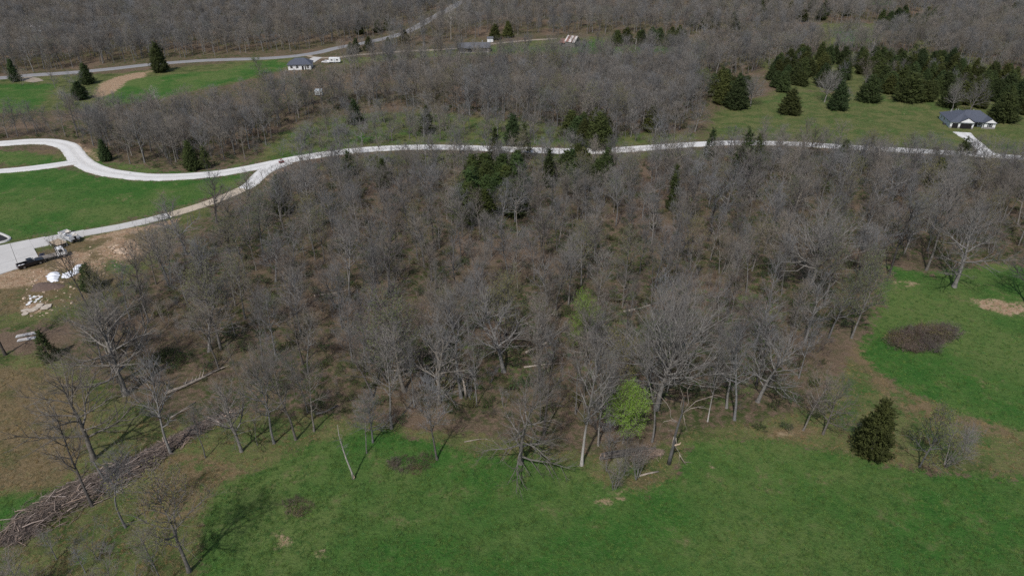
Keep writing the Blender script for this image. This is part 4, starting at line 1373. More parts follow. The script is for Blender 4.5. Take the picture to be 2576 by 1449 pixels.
def proto(name, parts):
    """one mesh of several meshes, for the masses"""
    me = bpy.data.meshes.new(name)
    V, L, S, MI = [], [], [], []
    nv = nl = 0
    for k, q in enumerate(parts):
        v = np.empty(len(q.vertices) * 3, np.float32); q.vertices.foreach_get('co', v)
        l = np.empty(len(q.loops), np.int32); q.loops.foreach_get('vertex_index', l)
        s = np.empty(len(q.polygons), np.int32); q.polygons.foreach_get('loop_start', s)
        V.append(v.reshape(-1, 3)); L.append(l + nv); S.append(s + nl); MI.append(np.full(len(s), k, np.int32))
        nv += len(q.vertices); nl += len(l)
        me.materials.append(q.materials[0])
    me.vertices.add(nv); me.vertices.foreach_set('co', np.concatenate(V).ravel())
    me.loops.add(nl); me.loops.foreach_set('vertex_index', np.concatenate(L))
    me.polygons.add(len(np.concatenate(S))); me.polygons.foreach_set('loop_start', np.concatenate(S))
    me.polygons.foreach_set('material_index', np.concatenate(MI))
    me.update(calc_edges=True)
    return bpy.data.objects.new(name, me)


far_protos = []
FARK = []
for s_ in range(4):
    FARK.append('forest'); far_protos.append(proto('bare_tree_mass', [m_ for m_ in bare(600 + s_, 15, 4.0, 'forest', .21, 13, 7, 7, 4, start=.34, tw=1.25, dens=1.25) if m_]))
for s_ in range(2):
    FARK.append('oak'); far_protos.append(proto('bare_tree_mass', [m_ for m_ in bare(620 + s_, 15, 5.0, 'oak', .26, 13, 8, 7, 4, start=.26, ang=(25, 75), tw=1.25, dens=1.25) if m_]))
FARK.append('budding'); far_protos.append(proto('bare_tree_mass', [m_ for m_ in bare(630, 15, 4.4, 'forest', .21, 12, 7, 7, 4, start=.3, tw=1.2, leaf=M_LEAF_OLIVE, lsize=.085) if m_]))
FARK.append('slim'); far_protos.append(proto('bare_tree_mass', [m_ for m_ in bare(640, 15, 3.2, 'multi', .14, 16, 6, 7, 4, start=.2, tw=1.25, ang=(25, 48)) if m_]))
rest = np.where(~single)[0]
pts = np.array([(cand[i][1], cand[i][2], float(hgt(cand[i][1], cand[i][2])) - .05) for i in rest])
pickmap = {'forest': (0, 4), 'forest_dark': (0, 4), 'fan': (4, 6), 'oak': (4, 6), 'budding': (6, 7), 'slim': (0, 4), 'multi': (7, 8)}
pk = np.array([rng.integers(*pickmap[kinds_[i]]) for i in rest])
s0 = np.array([cand[i][3] / 15.0 for i in rest])
wd = rng.uniform(.9, 1.35, len(rest)) * np.where(s0 < .7, 1.15, 1)
scatter('bare_woodland', pts, rng.uniform(0, 6.28, len(rest)), np.stack([s0 * wd, s0 * wd, s0], 1), far_protos,
        'far mass of bare grey brown woodland over the hill and valley', 'woodland', pick=pk)
print('single trees', single.sum(), 'mass', len(rest))

# undergrowth in the woods
bush_p = [proto('undergrowth_mass', [m_ for m_ in shrub(700 + s_, 2.0, 1.8, 20, 6) if m_]) for s_ in range(3)]
bush_p += [proto('undergrowth_mass', [m_ for m_ in shrub(710 + s_, 1.5, 1.8, 20, 7, leaf=[leafmat('muted_green_leaves', (0.075, 0.095, 0.030)), leafmat('dark_green_leaves', (0.040, 0.072, 0.018))][s_], lsize=.10) if m_]) for s_ in range(2)]
bush_p += [proto('undergrowth_mass', [m_ for m_ in bare(720 + s_, 5.5, 1.3, 'multi', .06, 9, 5, 5, 3, start=.25, ang=(22, 45), tw=.9, lvl3=.7) if m_]) for s_ in range(2)]
U = []
for wi, (wn_, pp, spc, hr) in enumerate(WOODS[:5] + [w for w in WOODS if w[0] in ('lawnfront', 'corner', 'strip', 'verge')]):
    U.append(fill(pp, {'near': 3.0, 'roadside': 2.8, 'upper': 3.6, 'slope': 5.0, 'behind': 5.0, 'lawnfront': 2.6, 'verge': 3.2, 'corner': 7, 'strip': 2.6}[wn_], 240 + wi))
U = clear_of(np.concatenate(U), .4)
pk = np.searchsorted(np.cumsum([.17, .15, .14, .15, .17, .11, .11]), rng.random(len(U)) * .999)
sz = rng.uniform(.45, 1.1, len(U))
scatter('undergrowth', np.column_stack([U, hgt(U[:, 0], U[:, 1])]), rng.uniform(0, 6.28, len(U)), np.stack([sz, sz, sz * rng.uniform(.8, 1.2, len(U))], 1), bush_p,
        'leafless brown undergrowth and saplings covering the wood floor', 'undergrowth', pick=pk)
# ------------------------------------------------------------------ paints and stuffs for the built things
P_WHITE = mat('white_paint', (0.80, 0.81, 0.82), 0.6, 0.06, 1.5)
P_SIDING = mat('pale_siding', (0.60, 0.65, 0.68), 0.6, 0.08, 1.5)
P_BLACK = mat('black_car_paint', (0.012, 0.012, 0.014), 0.28, 0.2, 2, spec=0.5)
P_GLASS = mat('dark_glass', (0.02, 0.024, 0.03), 0.12, 0.1, 2, spec=0.6)
P_RUBBER = mat('tyre_rubber', (0.025, 0.025, 0.025), 0.85, 0.2, 4)
P_RIM = mat('alloy_rim', (0.42, 0.42, 0.43), 0.35, 0.1, 3, metal=0.7)
P_CHROME = mat('bumper_metal', (0.30, 0.30, 0.31), 0.3, 0.1, 3, metal=0.8)
P_RED = mat('red_lamp', (0.28, 0.02, 0.02), 0.3, 0.1, 3)
P_LAMP = mat('clear_lamp', (0.62, 0.62, 0.6), 0.25, 0.1, 3)
P_ALU = mat('brushed_aluminium', (0.55, 0.57, 0.60), 0.35, 0.12, 2, metal=0.6)
P_VINYL = mat('cream_vinyl', (0.66, 0.62, 0.56), 0.6, 0.08, 2)
P_DARKTRIM = mat('dark_trim', (0.03, 0.03, 0.035), 0.6, 0.2, 3)
P_DECK = mat('weathered_deck', (0.24, 0.215, 0.195), 0.85, 0.3, 2.0)
P_PLY = mat('tan_plywood', (0.42, 0.335, 0.24), 0.8, 0.2, 1.5)
P_STEEL = mat('dark_steel', (0.05, 0.05, 0.055), 0.6, 0.3, 3)
P_BLUE = mat('dark_blue_plastic', (0.018, 0.022, 0.055), 0.4, 0.2, 3)
P_CARTRED = mat('red_paint', (0.20, 0.02, 0.025), 0.4, 0.2, 3)
P_SHINGLE = mat('dark_shingles', (0.085, 0.096, 0.125), 0.9, 0.28, 2.6)
P_SHINGLE2 = mat('grey_shingles', (0.120, 0.125, 0.140), 0.9, 0.3, 1.6)
P_STONE = mat('grey_stone_facing', (0.26, 0.25, 0.24), 0.9, 0.35, 4)
P_DOORBLK = mat('black_door_panel', (0.022, 0.020, 0.022), 0.45, 0.2, 3)
P_SHUT = mat('dark_shutter', (0.035, 0.04, 0.045), 0.6, 0.2, 3)
P_BEIGE = mat('beige_wall', (0.36, 0.31, 0.245), 0.8, 0.15, 2)
P_BARN = mat('grey_barn_boards', (0.185, 0.175, 0.165), 0.95, 0.35, 1.4)
P_RUST = mat('rusted_tin', (0.24, 0.135, 0.115), 0.7, 0.45, 0.9)
P_TIN = mat('bleached_tin', (0.56, 0.52, 0.50), 0.55, 0.3, 0.8)
P_TARP = mat('white_plastic_sheet', (0.80, 0.82, 0.86), 0.45, 0.07, 2.5)
P_SLAB = mat('pale_flagstone', (0.47, 0.41, 0.34), 0.9, 0.2, 2.5)
P_ROCK = mat('sandstone_rubble', (0.44, 0.34, 0.255), 0.95, 0.3, 2.0, objvar=.2)
P_MULCH = mat('dark_mulch', (0.030, 0.030, 0.033), 0.95, 0.3, 5)


def place(name, p, yaw, label, cat, group=None, dz=0.0):
    return empty(name, (p.x, p.y, p.z + dz), yaw, label, cat, group)


def head(a, b):
    return math.atan2(b.y - a.y, b.x - a.x)


def wheel(parent, x, y, r, w, name='wheel'):
    t = MB()
    k = 16
    prof = [(r * .62, w * .5), (r * .93, w * .5), (r, w * .36), (r, -w * .36), (r * .93, -w * .5), (r * .62, -w * .5)]
    v = []; f = []
    for j in range(k):
        a = 2 * math.pi * j / k
        for (q, s) in prof:
            v.append((q * math.cos(a), s, q * math.sin(a)))
    n = len(prof)
    for j in range(k):
        for i in range(n):
            f.append((j * n + i, j * n + (i + 1) % n, ((j + 1) % k) * n + (i + 1) % n, ((j + 1) % k) * n + i))
    t.add(v, f)
    o = t.build(name, P_RUBBER, parent)
    o.location = (x, y, r)
    m = MB().tube([(0, -w * .32, 0), (0, w * .32, 0)], r * .62, 14)
    m.tube([(0, -w * .42, 0), (0, w * .42, 0)], r * .2, 8)
    m.build('rim', P_RIM, o)
    return o


# ---- black pickup beside the parking pad
wr, wf = at(63.1, 676.5), at(102.6, 664.5)
yw = head(wr, wf)
side = Vector((-math.sin(yw), math.cos(yw), 0))
cen = (wr + wf) / 2 + side * .85
pk_ = place('pickup_truck', cen, yw, 'black crew cab pickup parked at the edge of the concrete pad', 'pickup')
arch = lambda cx, r: [(cx + r * math.cos(a), .40 + r * math.sin(a)) for a in np.linspace(math.pi, 0, 8)]
low = [(-2.95, .55)] + [(-2.35, .42)] + arch(-1.78, .47) + arch(1.80, .47) + [(2.75, .45), (2.98, .6), (2.98, .98), (2.85, 1.12), (1.05, 1.24), (-.75, 1.22), (-.75, .80), (-2.95, .80)]
MB().prof(low, -.98, .98).build('body', P_BLACK, pk_, bevel=.04)
bd = MB()
bd.box(-2.97, -.98, .80, -.75, -.86, 1.26); bd.box(-2.97, .86, .80, -.75, .98, 1.26); bd.box(-2.97, -.86, .80, -2.89, .86, 1.25)
bd.build('bed_wall', P_BLACK, pk_, bevel=.03)
cabp = [(-.75, 1.21), (1.10, 1.23), (.42, 1.84), (.25, 1.90), (-.58, 1.90), (-.68, 1.84)]
MB().prof(cabp, -.94, .94, lambda z: .30 * (z - 1.2)).build('cab', P_BLACK, pk_, bevel=.04)
gl = MB()
for s in (-1, 1):
    def gy_(z): return s * (.945 - .30 * (z - 1.2))
    for a, b_ in (((-.62, 1.30), (.0, 1.30)), ((.06, 1.30), (.82, 1.30))):
        x0, x1 = a[0], b_[0]
        xt1 = x1 if x1 < .1 else .40
        gl.add([(x0, gy_(1.3), 1.3), (x1, gy_(1.3), 1.3), (xt1, gy_(1.78), 1.78), (x0 + .03, gy_(1.78), 1.78)], [(0, 1, 2, 3) if s < 0 else (3, 2, 1, 0)])
gl.build('side_window', P_GLASS, pk_)
MB().add([(1.04, -.84, 1.30), (1.04, .84, 1.30), (.475, .72, 1.80), (.475, -.72, 1.80)], [(0, 1, 2, 3)]).build('windscreen', mat('bright_glass', (.20, .22, .25), .1, .05, 1, spec=.6), pk_)
MB().add([(-.755, .80, 1.34), (-.755, -.80, 1.34), (-.70, -.70, 1.78), (-.70, .70, 1.78)], [(0, 1, 2, 3)]).build('rear_window', P_GLASS, pk_)
MB().box(2.93, -.95, .48, 3.08, .95, .70).build('front_bumper', P_CHROME, pk_, bevel=.03)
MB().box(-3.08, -.95, .48, -2.94, .95, .68).build('rear_bumper', P_CHROME, pk_, bevel=.03)
MB().box(2.97, -.55, .74, 3.01, .55, 1.0).build('grille', P_DARKTRIM, pk_)
for s in (-1, 1):
    MB().box(2.94, s * .78 - .16, .80, 3.0, s * .78 + .16, 1.0).build('headlight', P_LAMP, pk_)
    MB().box(-2.99, s * .90 - .07, .86, -2.95, s * .90 + .07, 1.2).build('tail_light', P_RED, pk_)
    MB().box(.86, s * 1.06 - .10, 1.28, .98, s * 1.06 + .10, 1.46).build('mirror', P_BLACK, pk_, bevel=.02)
    wheel(pk_, -1.78, s * .84, .40, .27)
    wheel(pk_, 1.80, s * .84, .40, .27)
for bx, by, sx in ((-2.45, .1, .30), (-1.75, -.25, .38)):
    q = pk_.matrix_basis @ Vector((bx, by, .80))
    e = empty('sack', q, yw + .4, 'white sack lying in the bed of the black pickup' + (' against its tailgate' if bx < -2 else ' nearer the cab'), 'sack')
    b = MB(); g_ = np.random.default_rng(int(abs(bx) * 100))
    ring = [[(sx * rr * math.cos(a) * 1.3, sx * rr * math.sin(a), z * sx + g_.uniform(-.01, .01)) for a in np.linspace(0, 6.28, 9)[:-1]] for rr, z in ((.8, 0), (1, .25), (.85, .6), (.35, .75))]
    vv = [p for r_ in ring for p in r_]
    b.add(vv, [(i * 8 + j, i * 8 + (j + 1) % 8, (i + 1) * 8 + (j + 1) % 8, (i + 1) * 8 + j) for i in range(3) for j in range(8)] + [tuple(range(24, 32)), tuple(range(7, -1, -1))])
    b.build('sack_body', P_WHITE, e, True)

# ---- white flatbed truck
a_, b_ = at(114, 656), at(150, 647)
yw = head(a_, b_)
ft = place('flatbed_truck', (a_ + b_) / 2, yw, 'white cab flatbed truck with grey wooden deck behind the pickup', 'truck')
MB().box(-3.2, -.45, .62, 3.3, .45, .86).build('chassis', P_STEEL, ft)
for i in range(9):
    y0 = -1.15 + i * .256
    MB().box(-3.4, y0, 1.0, 1.1, y0 + .243, 1.06 + rng.uniform(0, .015)).build('deck_plank', P_DECK, ft)
MB().box(-3.45, -1.2, .86, 1.12, -1.12, 1.0).box(-3.45, 1.12, .86, 1.12, 1.2, 1.0).box(-3.45, -1.2, .86, -3.37, 1.2, 1.0).box(-2, -1.1, .86, -1.9, 1.1, 1.0).box(0, -1.1, .86, .1, 1.1, 1.0).build('deck_frame', P_STEEL, ft)
MB().prof([(1.25, .75), (3.45, .75), (3.5, 1.35), (3.2, 1.65), (2.95, 2.45), (2.75, 2.55), (1.35, 2.55), (1.25, 2.45)], -1.02, 1.02, lambda z: .10 * max(0, z - 1.6)).build('cab', P_WHITE, ft, bevel=.06)
for s in (-1, 1):
    o = MB().add([(1.75, s * 1.03, 1.65), (2.75, s * 1.03, 1.65), (2.62, s * .965, 2.35), (1.75, s * .965, 2.35)], [(0, 1, 2, 3) if s < 0 else (3, 2, 1, 0)]).build('side_window', P_GLASS, ft)
    MB().box(3.46, s * .75 - .15, 1.0, 3.53, s * .75 + .15, 1.2).build('headlight', P_LAMP, ft)
    MB().box(2.95, s * 1.2 - .08, 1.7, 3.05, s * 1.2 + .08, 2.1).build('mirror', P_DARKTRIM, ft)
    wheel(ft, 2.55, s * .88, .45, .28)
    wheel(ft, -2.0, s * .90, .45, .5)
MB().add([(3.225, -.85, 1.72), (3.225, .85, 1.72), (2.995, .8, 2.4), (2.995, -.8, 2.4)], [(0, 1, 2, 3)]).build('windscreen', P_GLASS, ft)
MB().add([(1.245, .7, 1.75), (1.245, -.7, 1.75), (1.245, -.65, 2.3), (1.245, .65, 2.3)], [(0, 1, 2, 3)]).build('rear_window', P_GLASS, ft)
MB().box(1.14, -1.0, 1.06, 1.20, 1.0, 1.9).build('headboard', P_STEEL, ft)

# ---- tan decked trailer
a_, b_ = at(134, 619), at(156, 628)
yw = head(a_, b_)
tt_ = place('deck_trailer', at(149, 619), yw, 'raised trailer with tan plywood deck beyond the white truck cab', 'trailer')
for i in range(3):
    for j in range(2):
        MB().box(-2.1 + i * 1.41, -1.25 + j * 1.26, 1.12, -.71 + i * 1.41, -.01 + j * 1.26, 1.155 + rng.uniform(0, .012)).build('deck_sheet', P_PLY, tt_)
MB().box(-2.15, -1.3, .98, 2.18, -1.2, 1.12).box(-2.15, 1.2, .98, 2.18, 1.3, 1.12).box(-2.15, -1.2, .98, -2.05, 1.2, 1.12).box(2.08, -1.2, .98, 2.18, 1.2, 1.12).box(-.1, -1.2, .98, .1, 1.2, 1.12).build('frame', P_STEEL, tt_)
for x in (-1.9, 1.9):
    for y in (-1.1, 1.1):
        MB().box(x - .07, y - .07, 0, x + .07, y + .07, .98).build('leg', P_WHITE, tt_)
for s in (-1, 1):
    wheel(tt_, .2, s * .95, .36, .22)
MB().tube([(2.1, -.6, 1.0), (3.2, 0, .7)], .05, 6).tube([(2.1, .6, 1.0), (3.2, 0, .7)], .05, 6).build('tow_bar', P_STEEL, tt_)

# ---- dark blue quad bike
qa = place('quad_bike', at(107, 648), yw + 2.6, 'dark blue quad bike parked between pickup and flatbed deck', 'quad bike')
MB().prof([(-.9, .5), (-.4, .42), (.4, .42), (.95, .5), (.95, .8), (.5, .86), (.25, 1.0), (-.05, .82), (-.6, .86), (-.9, .8)], -.32, .32).build('body', P_BLUE, qa, bevel=.05)
for x in (-.62, .62):
    MB().prof([(x - .38, .62), (x - .22, .80), (x + .22, .80), (x + .38, .62), (x + .34, .60), (x - .34, .60)], -.58, .58).build('mudguard', P_BLUE, qa)
    for s in (-1, 1):
        wheel(qa, x, s * .48, .30, .24)
MB().box(-.5, -.18, .84, .1, .18, .98).build('seat', P_DARKTRIM, qa, bevel=.04)
MB().tube([(.28, -.38, 1.12), (.33, 0, 1.08), (.28, .38, 1.12)], .03, 6).tube([(.36, 0, .9), (.33, 0, 1.08)], .04, 6).build('handlebar', P_STEEL, qa)

# ---- pontoon boat on its trailer
stern, bow = at(193, 612), at(161, 597)
yw = head(stern, bow)
cen = (stern + bow) / 2
bt = empty('boat_trailer', cen, yw, 'low galvanised trailer carrying the pontoon boat', 'trailer')
MB().box(-3.0, -.65, .42, 3.4, -.55, .54).box(-3.0, .55, .42, 3.4, .65, .54).box(-2.2, -.55, .43, -2.1, .55, .53).box(1.8, -.55, .43, 1.9, .55, .53).build('frame', P_ALU, bt)
MB().tube([(3.4, -.6, .48), (4.6, 0, .48)], .05, 6).tube([(3.4, .6, .48), (4.6, 0, .48)], .05, 6).build('tow_bar', P_ALU, bt)
for s in (-1, 1):
    for x in (-1.2, -.45):
        wheel(bt, x, s * .62, .30, .2)
pb = empty('pontoon_boat', cen + Vector((0, 0, .56)), yw, 'white pontoon boat with cream seats parked beside the concrete driveway', 'boat')
for s in (-1, 1):
    MB().tube([(-3.3, s * .9, .32), (-3.25, s * .9, .32), (2.6, s * .9, .32), (3.2, s * .9, .42), (3.6, s * .9, .58)], [.1, .32, .32, .20, .04], 12).build('pontoon', P_ALU, pb, True)
MB().box(-3.35, -1.25, .66, 3.3, 1.25, .74).build('deck', P_ALU, pb)
for s in (-1, 1):
    for i in range(3):
        x0 = -3.0 + i * 2.05
        f_ = MB().box(x0, s * 1.22 - .025, .76, x0 + 2.0, s * 1.22 + .025, 1.42).build('side_panel', P_WHITE, pb)
        MB().box(x0 + .02, s * 1.25 - .008, .98, x0 + 1.98, s * 1.25 + .008, 1.10).build('stripe', P_DARKTRIM, f_)
MB().box(3.12, -1.2, .76, 3.17, 1.2, 1.42).build('bow_panel', P_WHITE, pb)
MB().box(-3.02, -1.2, .76, -2.97, 1.2, 1.42).build('stern_panel', P_WHITE, pb)
MB().tube([(-3, -1.22, 1.45), (3.15, -1.22, 1.45), (3.15, 1.22, 1.45), (-3, 1.22, 1.45), (-3, -1.22, 1.45)], .035, 6).build('rail', P_ALU, pb)
for (x0, y0, x1, y1) in ((1.4, .5, 3.0, 1.15), (1.4, -1.15, 3.0, -.5), (-2.8, -1.15, -.9, -.45), (-2.8, .2, -2.1, 1.15)):
    q = MB().box(x0, y0, .76, x1, y1, 1.18).build('seat', P_VINYL, pb, bevel=.05)
    MB().box(x0, y1 - .16 if y1 > .9 else y0, 1.18, x1, y1 if y1 > .9 else y0 + .16, 1.50).build('backrest', P_VINYL, q, bevel=.04)
c_ = MB().prof([(-.2, .76), (.5, .76), (.5, 1.35), (.3, 1.72), (-.2, 1.62)], .35, 1.1).build('console', P_WHITE, pb, bevel=.04)
MB().tube([(-.3 + .02 * math.sin(a), .72 + .2 * math.cos(a), 1.5 + .2 * math.sin(a)) for a in np.linspace(0, 6.28, 12)], .02, 5).build('steering_wheel', P_DARKTRIM, c_)
bm = MB()
for s in (-1, 1):
    bm.tube([(-.4, s * 1.2, 1.45), (-1.9, s * 1.18, 2.35)], .03, 6).tube([(-1.6, s * 1.2, 1.45), (-1.8, s * 1.18, 2.3)], .025, 6)
bm.build('canopy_frame', P_ALU, pb)
MB().tube([(-1.95, -1.25, 2.38), (-1.95, 1.25, 2.38)], .14, 8).build('folded_canopy', P_DARKTRIM, pb)
om = MB().prof([(-3.95, .95), (-3.42, .95), (-3.38, 1.42), (-3.5, 1.60), (-3.85, 1.58), (-4.0, 1.35)], -.22, .22).build('outboard_motor', P_BLACK, pb, bevel=.05)
MB().box(-3.72, -.09, .1, -3.5, .09, .95).box(-3.85, -.03, -.05, -3.45, .03, .12).build('motor_leg', P_DARKTRIM, om)

# ---- small red vehicle on the gravel
rv = place('utility_cart', at(709, 411.5), head(at(700, 413), at(718, 409)), 'small red utility cart standing at the gravel driveway mouth', 'cart', dz=.1)
rv.scale = (.72, .72, .8)
MB().prof([(-1.25, .45), (1.2, .42), (1.3, .7), (.95, .95), (.35, 1.0), (.3, .62), (-.3, .62), (-.35, .95), (-1.25, .95)], -.66, .66).build('body', P_CARTRED, rv, bevel=.04)
cf = MB()
for s in (-1, 1):
    cf.tube([(.75, s * .6, .95), (.35, s * .58, 1.72), (-.5, s * .58, 1.72), (-.55, s * .6, .95)], .035, 6)
cf.build('roll_cage', P_STEEL, rv)
MB().box(-.6, -.64, 1.73, .45, .64, 1.79).build('roof', P_CARTRED, rv)
MB().box(-.25, -.6, .62, .15, .6, .8).build('seat', P_DARKTRIM, rv)
for x in (-.8, .82):
    for s in (-1, 1):
        wheel(rv, x, s * .6, .30, .22)


# ------------------------------------------------------------------ houses
def hip(mb, x0, y0, x1, y1, z, h, rx0, rx1, ry=None, t=.16):
    ym = (y0 + y1) / 2 if ry is None else ry
    v = [(x0, y0, z), (x1, y0, z), (x1, y1, z), (x0, y1, z), (rx0, ym, z + h), (rx1, ym, z + h)]
    v = [(a, b, c - t) for a, b, c in v[:4]] + v
    f = [(0, 3, 2, 1), (0, 1, 5, 4), (1, 2, 6, 5), (2, 3, 7, 6), (3, 0, 4, 7), (4, 5, 9, 8), (6, 7, 8, 9), (5, 6, 9), (7, 4, 8)]
    return mb.add(v, f)


def gable_y(mb, x0, x1, y0, y1, z, h, t=.16, xr=None):
    """ridge along y"""
    xm = (x0 + x1) / 2 if xr is None else xr
    v = [(x0, y0, z - t), (x1, y0, z - t), (x1, y0, z), (xm, y0, z + h), (x0, y0, z)]
    v += [(a, y1, c) for a, b, c in v]
    return mb.add(v, [(0, 1, 2, 3, 4), (9, 8, 7, 6, 5), (0, 5, 6, 1), (1, 6, 7, 2), (2, 7, 8, 3), (3, 8, 9, 4), (4, 9, 5, 0)])


def window(parent, x, y, z, w, h, axis='y-', shutters=False, m=None):
    """window with frame, sill and glass standing proud of a wall that faces -y (or -x)"""
    def bx(u0, z0, u1, z1, d0, d1):
        if axis == 'y-': return MB().box(x + u0, y - d1, z + z0, x + u1, y - d0, z + z1)
        return MB().box(x - d1, y + u0, z + z0, x - d0, y + u1, z + z1)
    wn = bx(-w / 2, 0, w / 2, h, .005, .03).build('window', P_GLASS, parent)
    fr = MB()
    for u0, z0, u1, z1 in ((-w / 2 - .08, -.08, -w / 2, h + .08), (w / 2, -.08, w / 2 + .08, h + .08), (-w / 2, h, w / 2, h + .08), (-w / 2, -.08, w / 2, 0), (-w / 2, h / 2 - .03, w / 2, h / 2 + .03)):
        q = bx(u0, z0, u1, z1, .004, .055)
        fr.add(q.v, q.f)
    fr.build('frame', P_WHITE, wn)
    if shutters:
        for s in (-1, 1):
            c = s * (w / 2 + .30)
            bx(c - .2, -.06, c + .2, h + .06, .004, .05).build('shutter', P_SHUT, wn)
    return wn


fl = at(2388, 322.5)
hs = empty('white_house', (fl.x, fl.y, fl.z - .1), R(-13), 'white ranch house with dark hip roof and triple garage on the upper lawn', 'house')
WZ = 2.75
hs.scale = (.89, .89, .95)
MB().box(0, .3, -.5, 9.6, 16, WZ).build('wall', P_SIDING, hs)
MB().box(9.6, 4.6, -.5, 14.6, 16, WZ).build('wall', P_SIDING, hs)
MB().box(14.6, 1.9, -.5, 19.2, 16, WZ).build('wall', P_WHITE, hs)
# garage front: piers and lintels round two door openings
gf = MB()
gf.box(0, 0, 0, .75, .3, WZ).box(3.3, 0, 0, 4.1, .3, WZ).box(8.95, 0, 0, 9.6, .3, WZ).box(.75, 0, 2.3, 3.3, .3, WZ).box(4.1, 0, 2.3, 8.95, .3, WZ)
gf.build('garage_front', P_WHITE, hs)
st_ = MB()
for x0, x1 in ((-.03, .78), (3.27, 4.13), (8.92, 9.63)):
    st_.box(x0, -.04, -.3, x1, .0, .85)
st_.box(14.57, 1.85, -.5, 19.23, 1.9, .95)
st_.build('stone_base', P_STONE, hs)
for x0, x1, n_ in ((.78, 3.27, 4), (4.13, 8.92, 8)):
    gd = MB().box(x0, .14, 0, x1, .2, 2.3).build('garage_door', P_DOORBLK, hs)
    for r_ in range(4):
        for c2 in range(n_):
            wd_ = (x1 - x0) / n_
            MB().box(x0 + c2 * wd_ + .05, .115, r_ * .56 + .06, x0 + (c2 + 1) * wd_ - .05, .14, r_ * .56 + .52).build('panel', P_DOORBLK, gd)
rf = MB()
hip(rf, 3.6, 4.0, 19.8, 16.6, WZ + .12, 3.1, 8.6, 14.2)
rf.build('roof', P_SHINGLE, hs)
r2 = MB().add([(-.5, -.45, WZ + .10), (10.1, 5.0, WZ + .10), (10.1, 16.55, WZ + .10), (-.5, 16.55, WZ + .10), (6.3, 6.2, WZ + 3.0), (6.3, 10.6, WZ + 3.0), (3.4, -.45, WZ + .10), (-.5, -.45, WZ - .06), (3.4, -.45, WZ - .06), (-.5, 16.55, WZ - .06), (10.1, 16.55, WZ - .06), (10.1, 5.0, WZ - .06)],
              [(0, 6, 4), (0, 4, 5, 3), (3, 5, 2), (4, 6, 1), (5, 4, 1, 2), (0, 7, 8, 6), (3, 9, 7, 0), (2, 10, 9, 3), (1, 11, 10, 2), (6, 8, 11, 1), (7, 9, 10, 11, 8)])
r2.build('roof', P_SHINGLE, hs)
gable_y(MB(), 3.05, 10.15, -.5, 7.5, WZ + .08, 2.05).build('garage_gable_roof', P_SHINGLE, hs)
gable_y(MB(), 14.1, 19.75, 1.4, 8.5, WZ + .06, 1.75).build('wing_gable_roof', P_SHINGLE, hs)
# gable faces in white siding
MB().add([(3.45, -.51, WZ + .1), (9.75, -.51, WZ + .1), (6.6, -.51, WZ + 1.92)], [(0, 1, 2)]).add([(3.45, -.50, WZ + .1), (9.75, -.50, WZ + .1), (6.6, -.50, WZ + 1.92)], [(2, 1, 0)]).build('gable', P_WHITE, hs)
MB().add([(14.5, 1.385, WZ + .08), (19.35, 1.385, WZ + .08), (16.925, 1.385, WZ + 1.6)], [(0, 1, 2)]).build('gable', P_WHITE, hs)
for (xa, xm, xb, yy, hh2) in ((3.05, 6.6, 10.15, -.5, 2.05), (14.1, 16.925, 19.75, 1.4, 1.75)):
    fb = MB()
    for x0 in (xa, xb):
        fb.tube([(x0, yy - .03, WZ - .02), (xm, yy - .03, WZ + hh2 - .02)], .13, 4)
    fb.build('fascia', P_DARKTRIM, hs)
window(hs, 16.9, 1.9, 1.0, 1.1, 1.4, shutters=True)
window(hs, 13.6, 4.6, .9, 1.0, 1.4)
window(hs, 0, 9.0, 1.0, 1.2, 1.2, 'x-'); window(hs, 0, 13.0, 1.0, .9, 1.1, 'x-')
dr = MB().box(11.6, 4.53, 0, 12.7, 4.6, 2.15).build('front_door', P_DOORBLK, hs)
MB().box(12.5, 4.50, .95, 12.6, 4.53, 1.1).build('handle', P_RIM, dr)
MB().box(9.62, 2.2, -.2, 14.58, 4.58, .10).build('porch', M_CONC, hs)
for x in (10.0, 14.2):
    MB().box(x - .1, 2.3, .1, x + .1, 2.5, WZ + .1).build('porch_post', P_WHITE, hs)
MB().box(9.62, 2.1, WZ - .12, 14.55, 4.58, WZ + .13).build('porch_roof', P_SHINGLE, hs)
for x in (4.6, 9.1, .4):
    MB().box(x - .5 + .4, -.12, 1.75, x - .5 + .55, -.002, 2.05).build('wall_lamp', P_DARKTRIM, hs)
for x, y, z in ((3.0, 12.5, 4.9), (5.2, 13.2, 5.0), (6.2, 13.4, 5.0), (12.0, 11.5, 5.6)):
    MB().tube([(x, y, z - .8), (x, y, z + .45)], .07, 8).build('vent_pipe', P_WHITE, hs)
MB().box(.3, -5.4, -.35, 9.3, -.02, .02).build('driveway_apron', M_CONC_TAN, hs)
MB().box(9.3, -2.2, -.35, 11.2, -.02, .015).build('front_walk', M_CONC, hs)
ac = empty('air_conditioner', hs.matrix_basis @ Vector((-.9, 5.2, 0)), R(-13), 'grey air conditioner unit by the shaded side wall of the garage house', 'air conditioner')
MB().box(-.4, -.4, 0, .4, .4, .85).build('casing', P_STEEL, ac, bevel=.03)
MB().tube([(0, 0, .86), (0, 0, .89)], .3, 14).build('fan_cover', P_CHROME, ac)

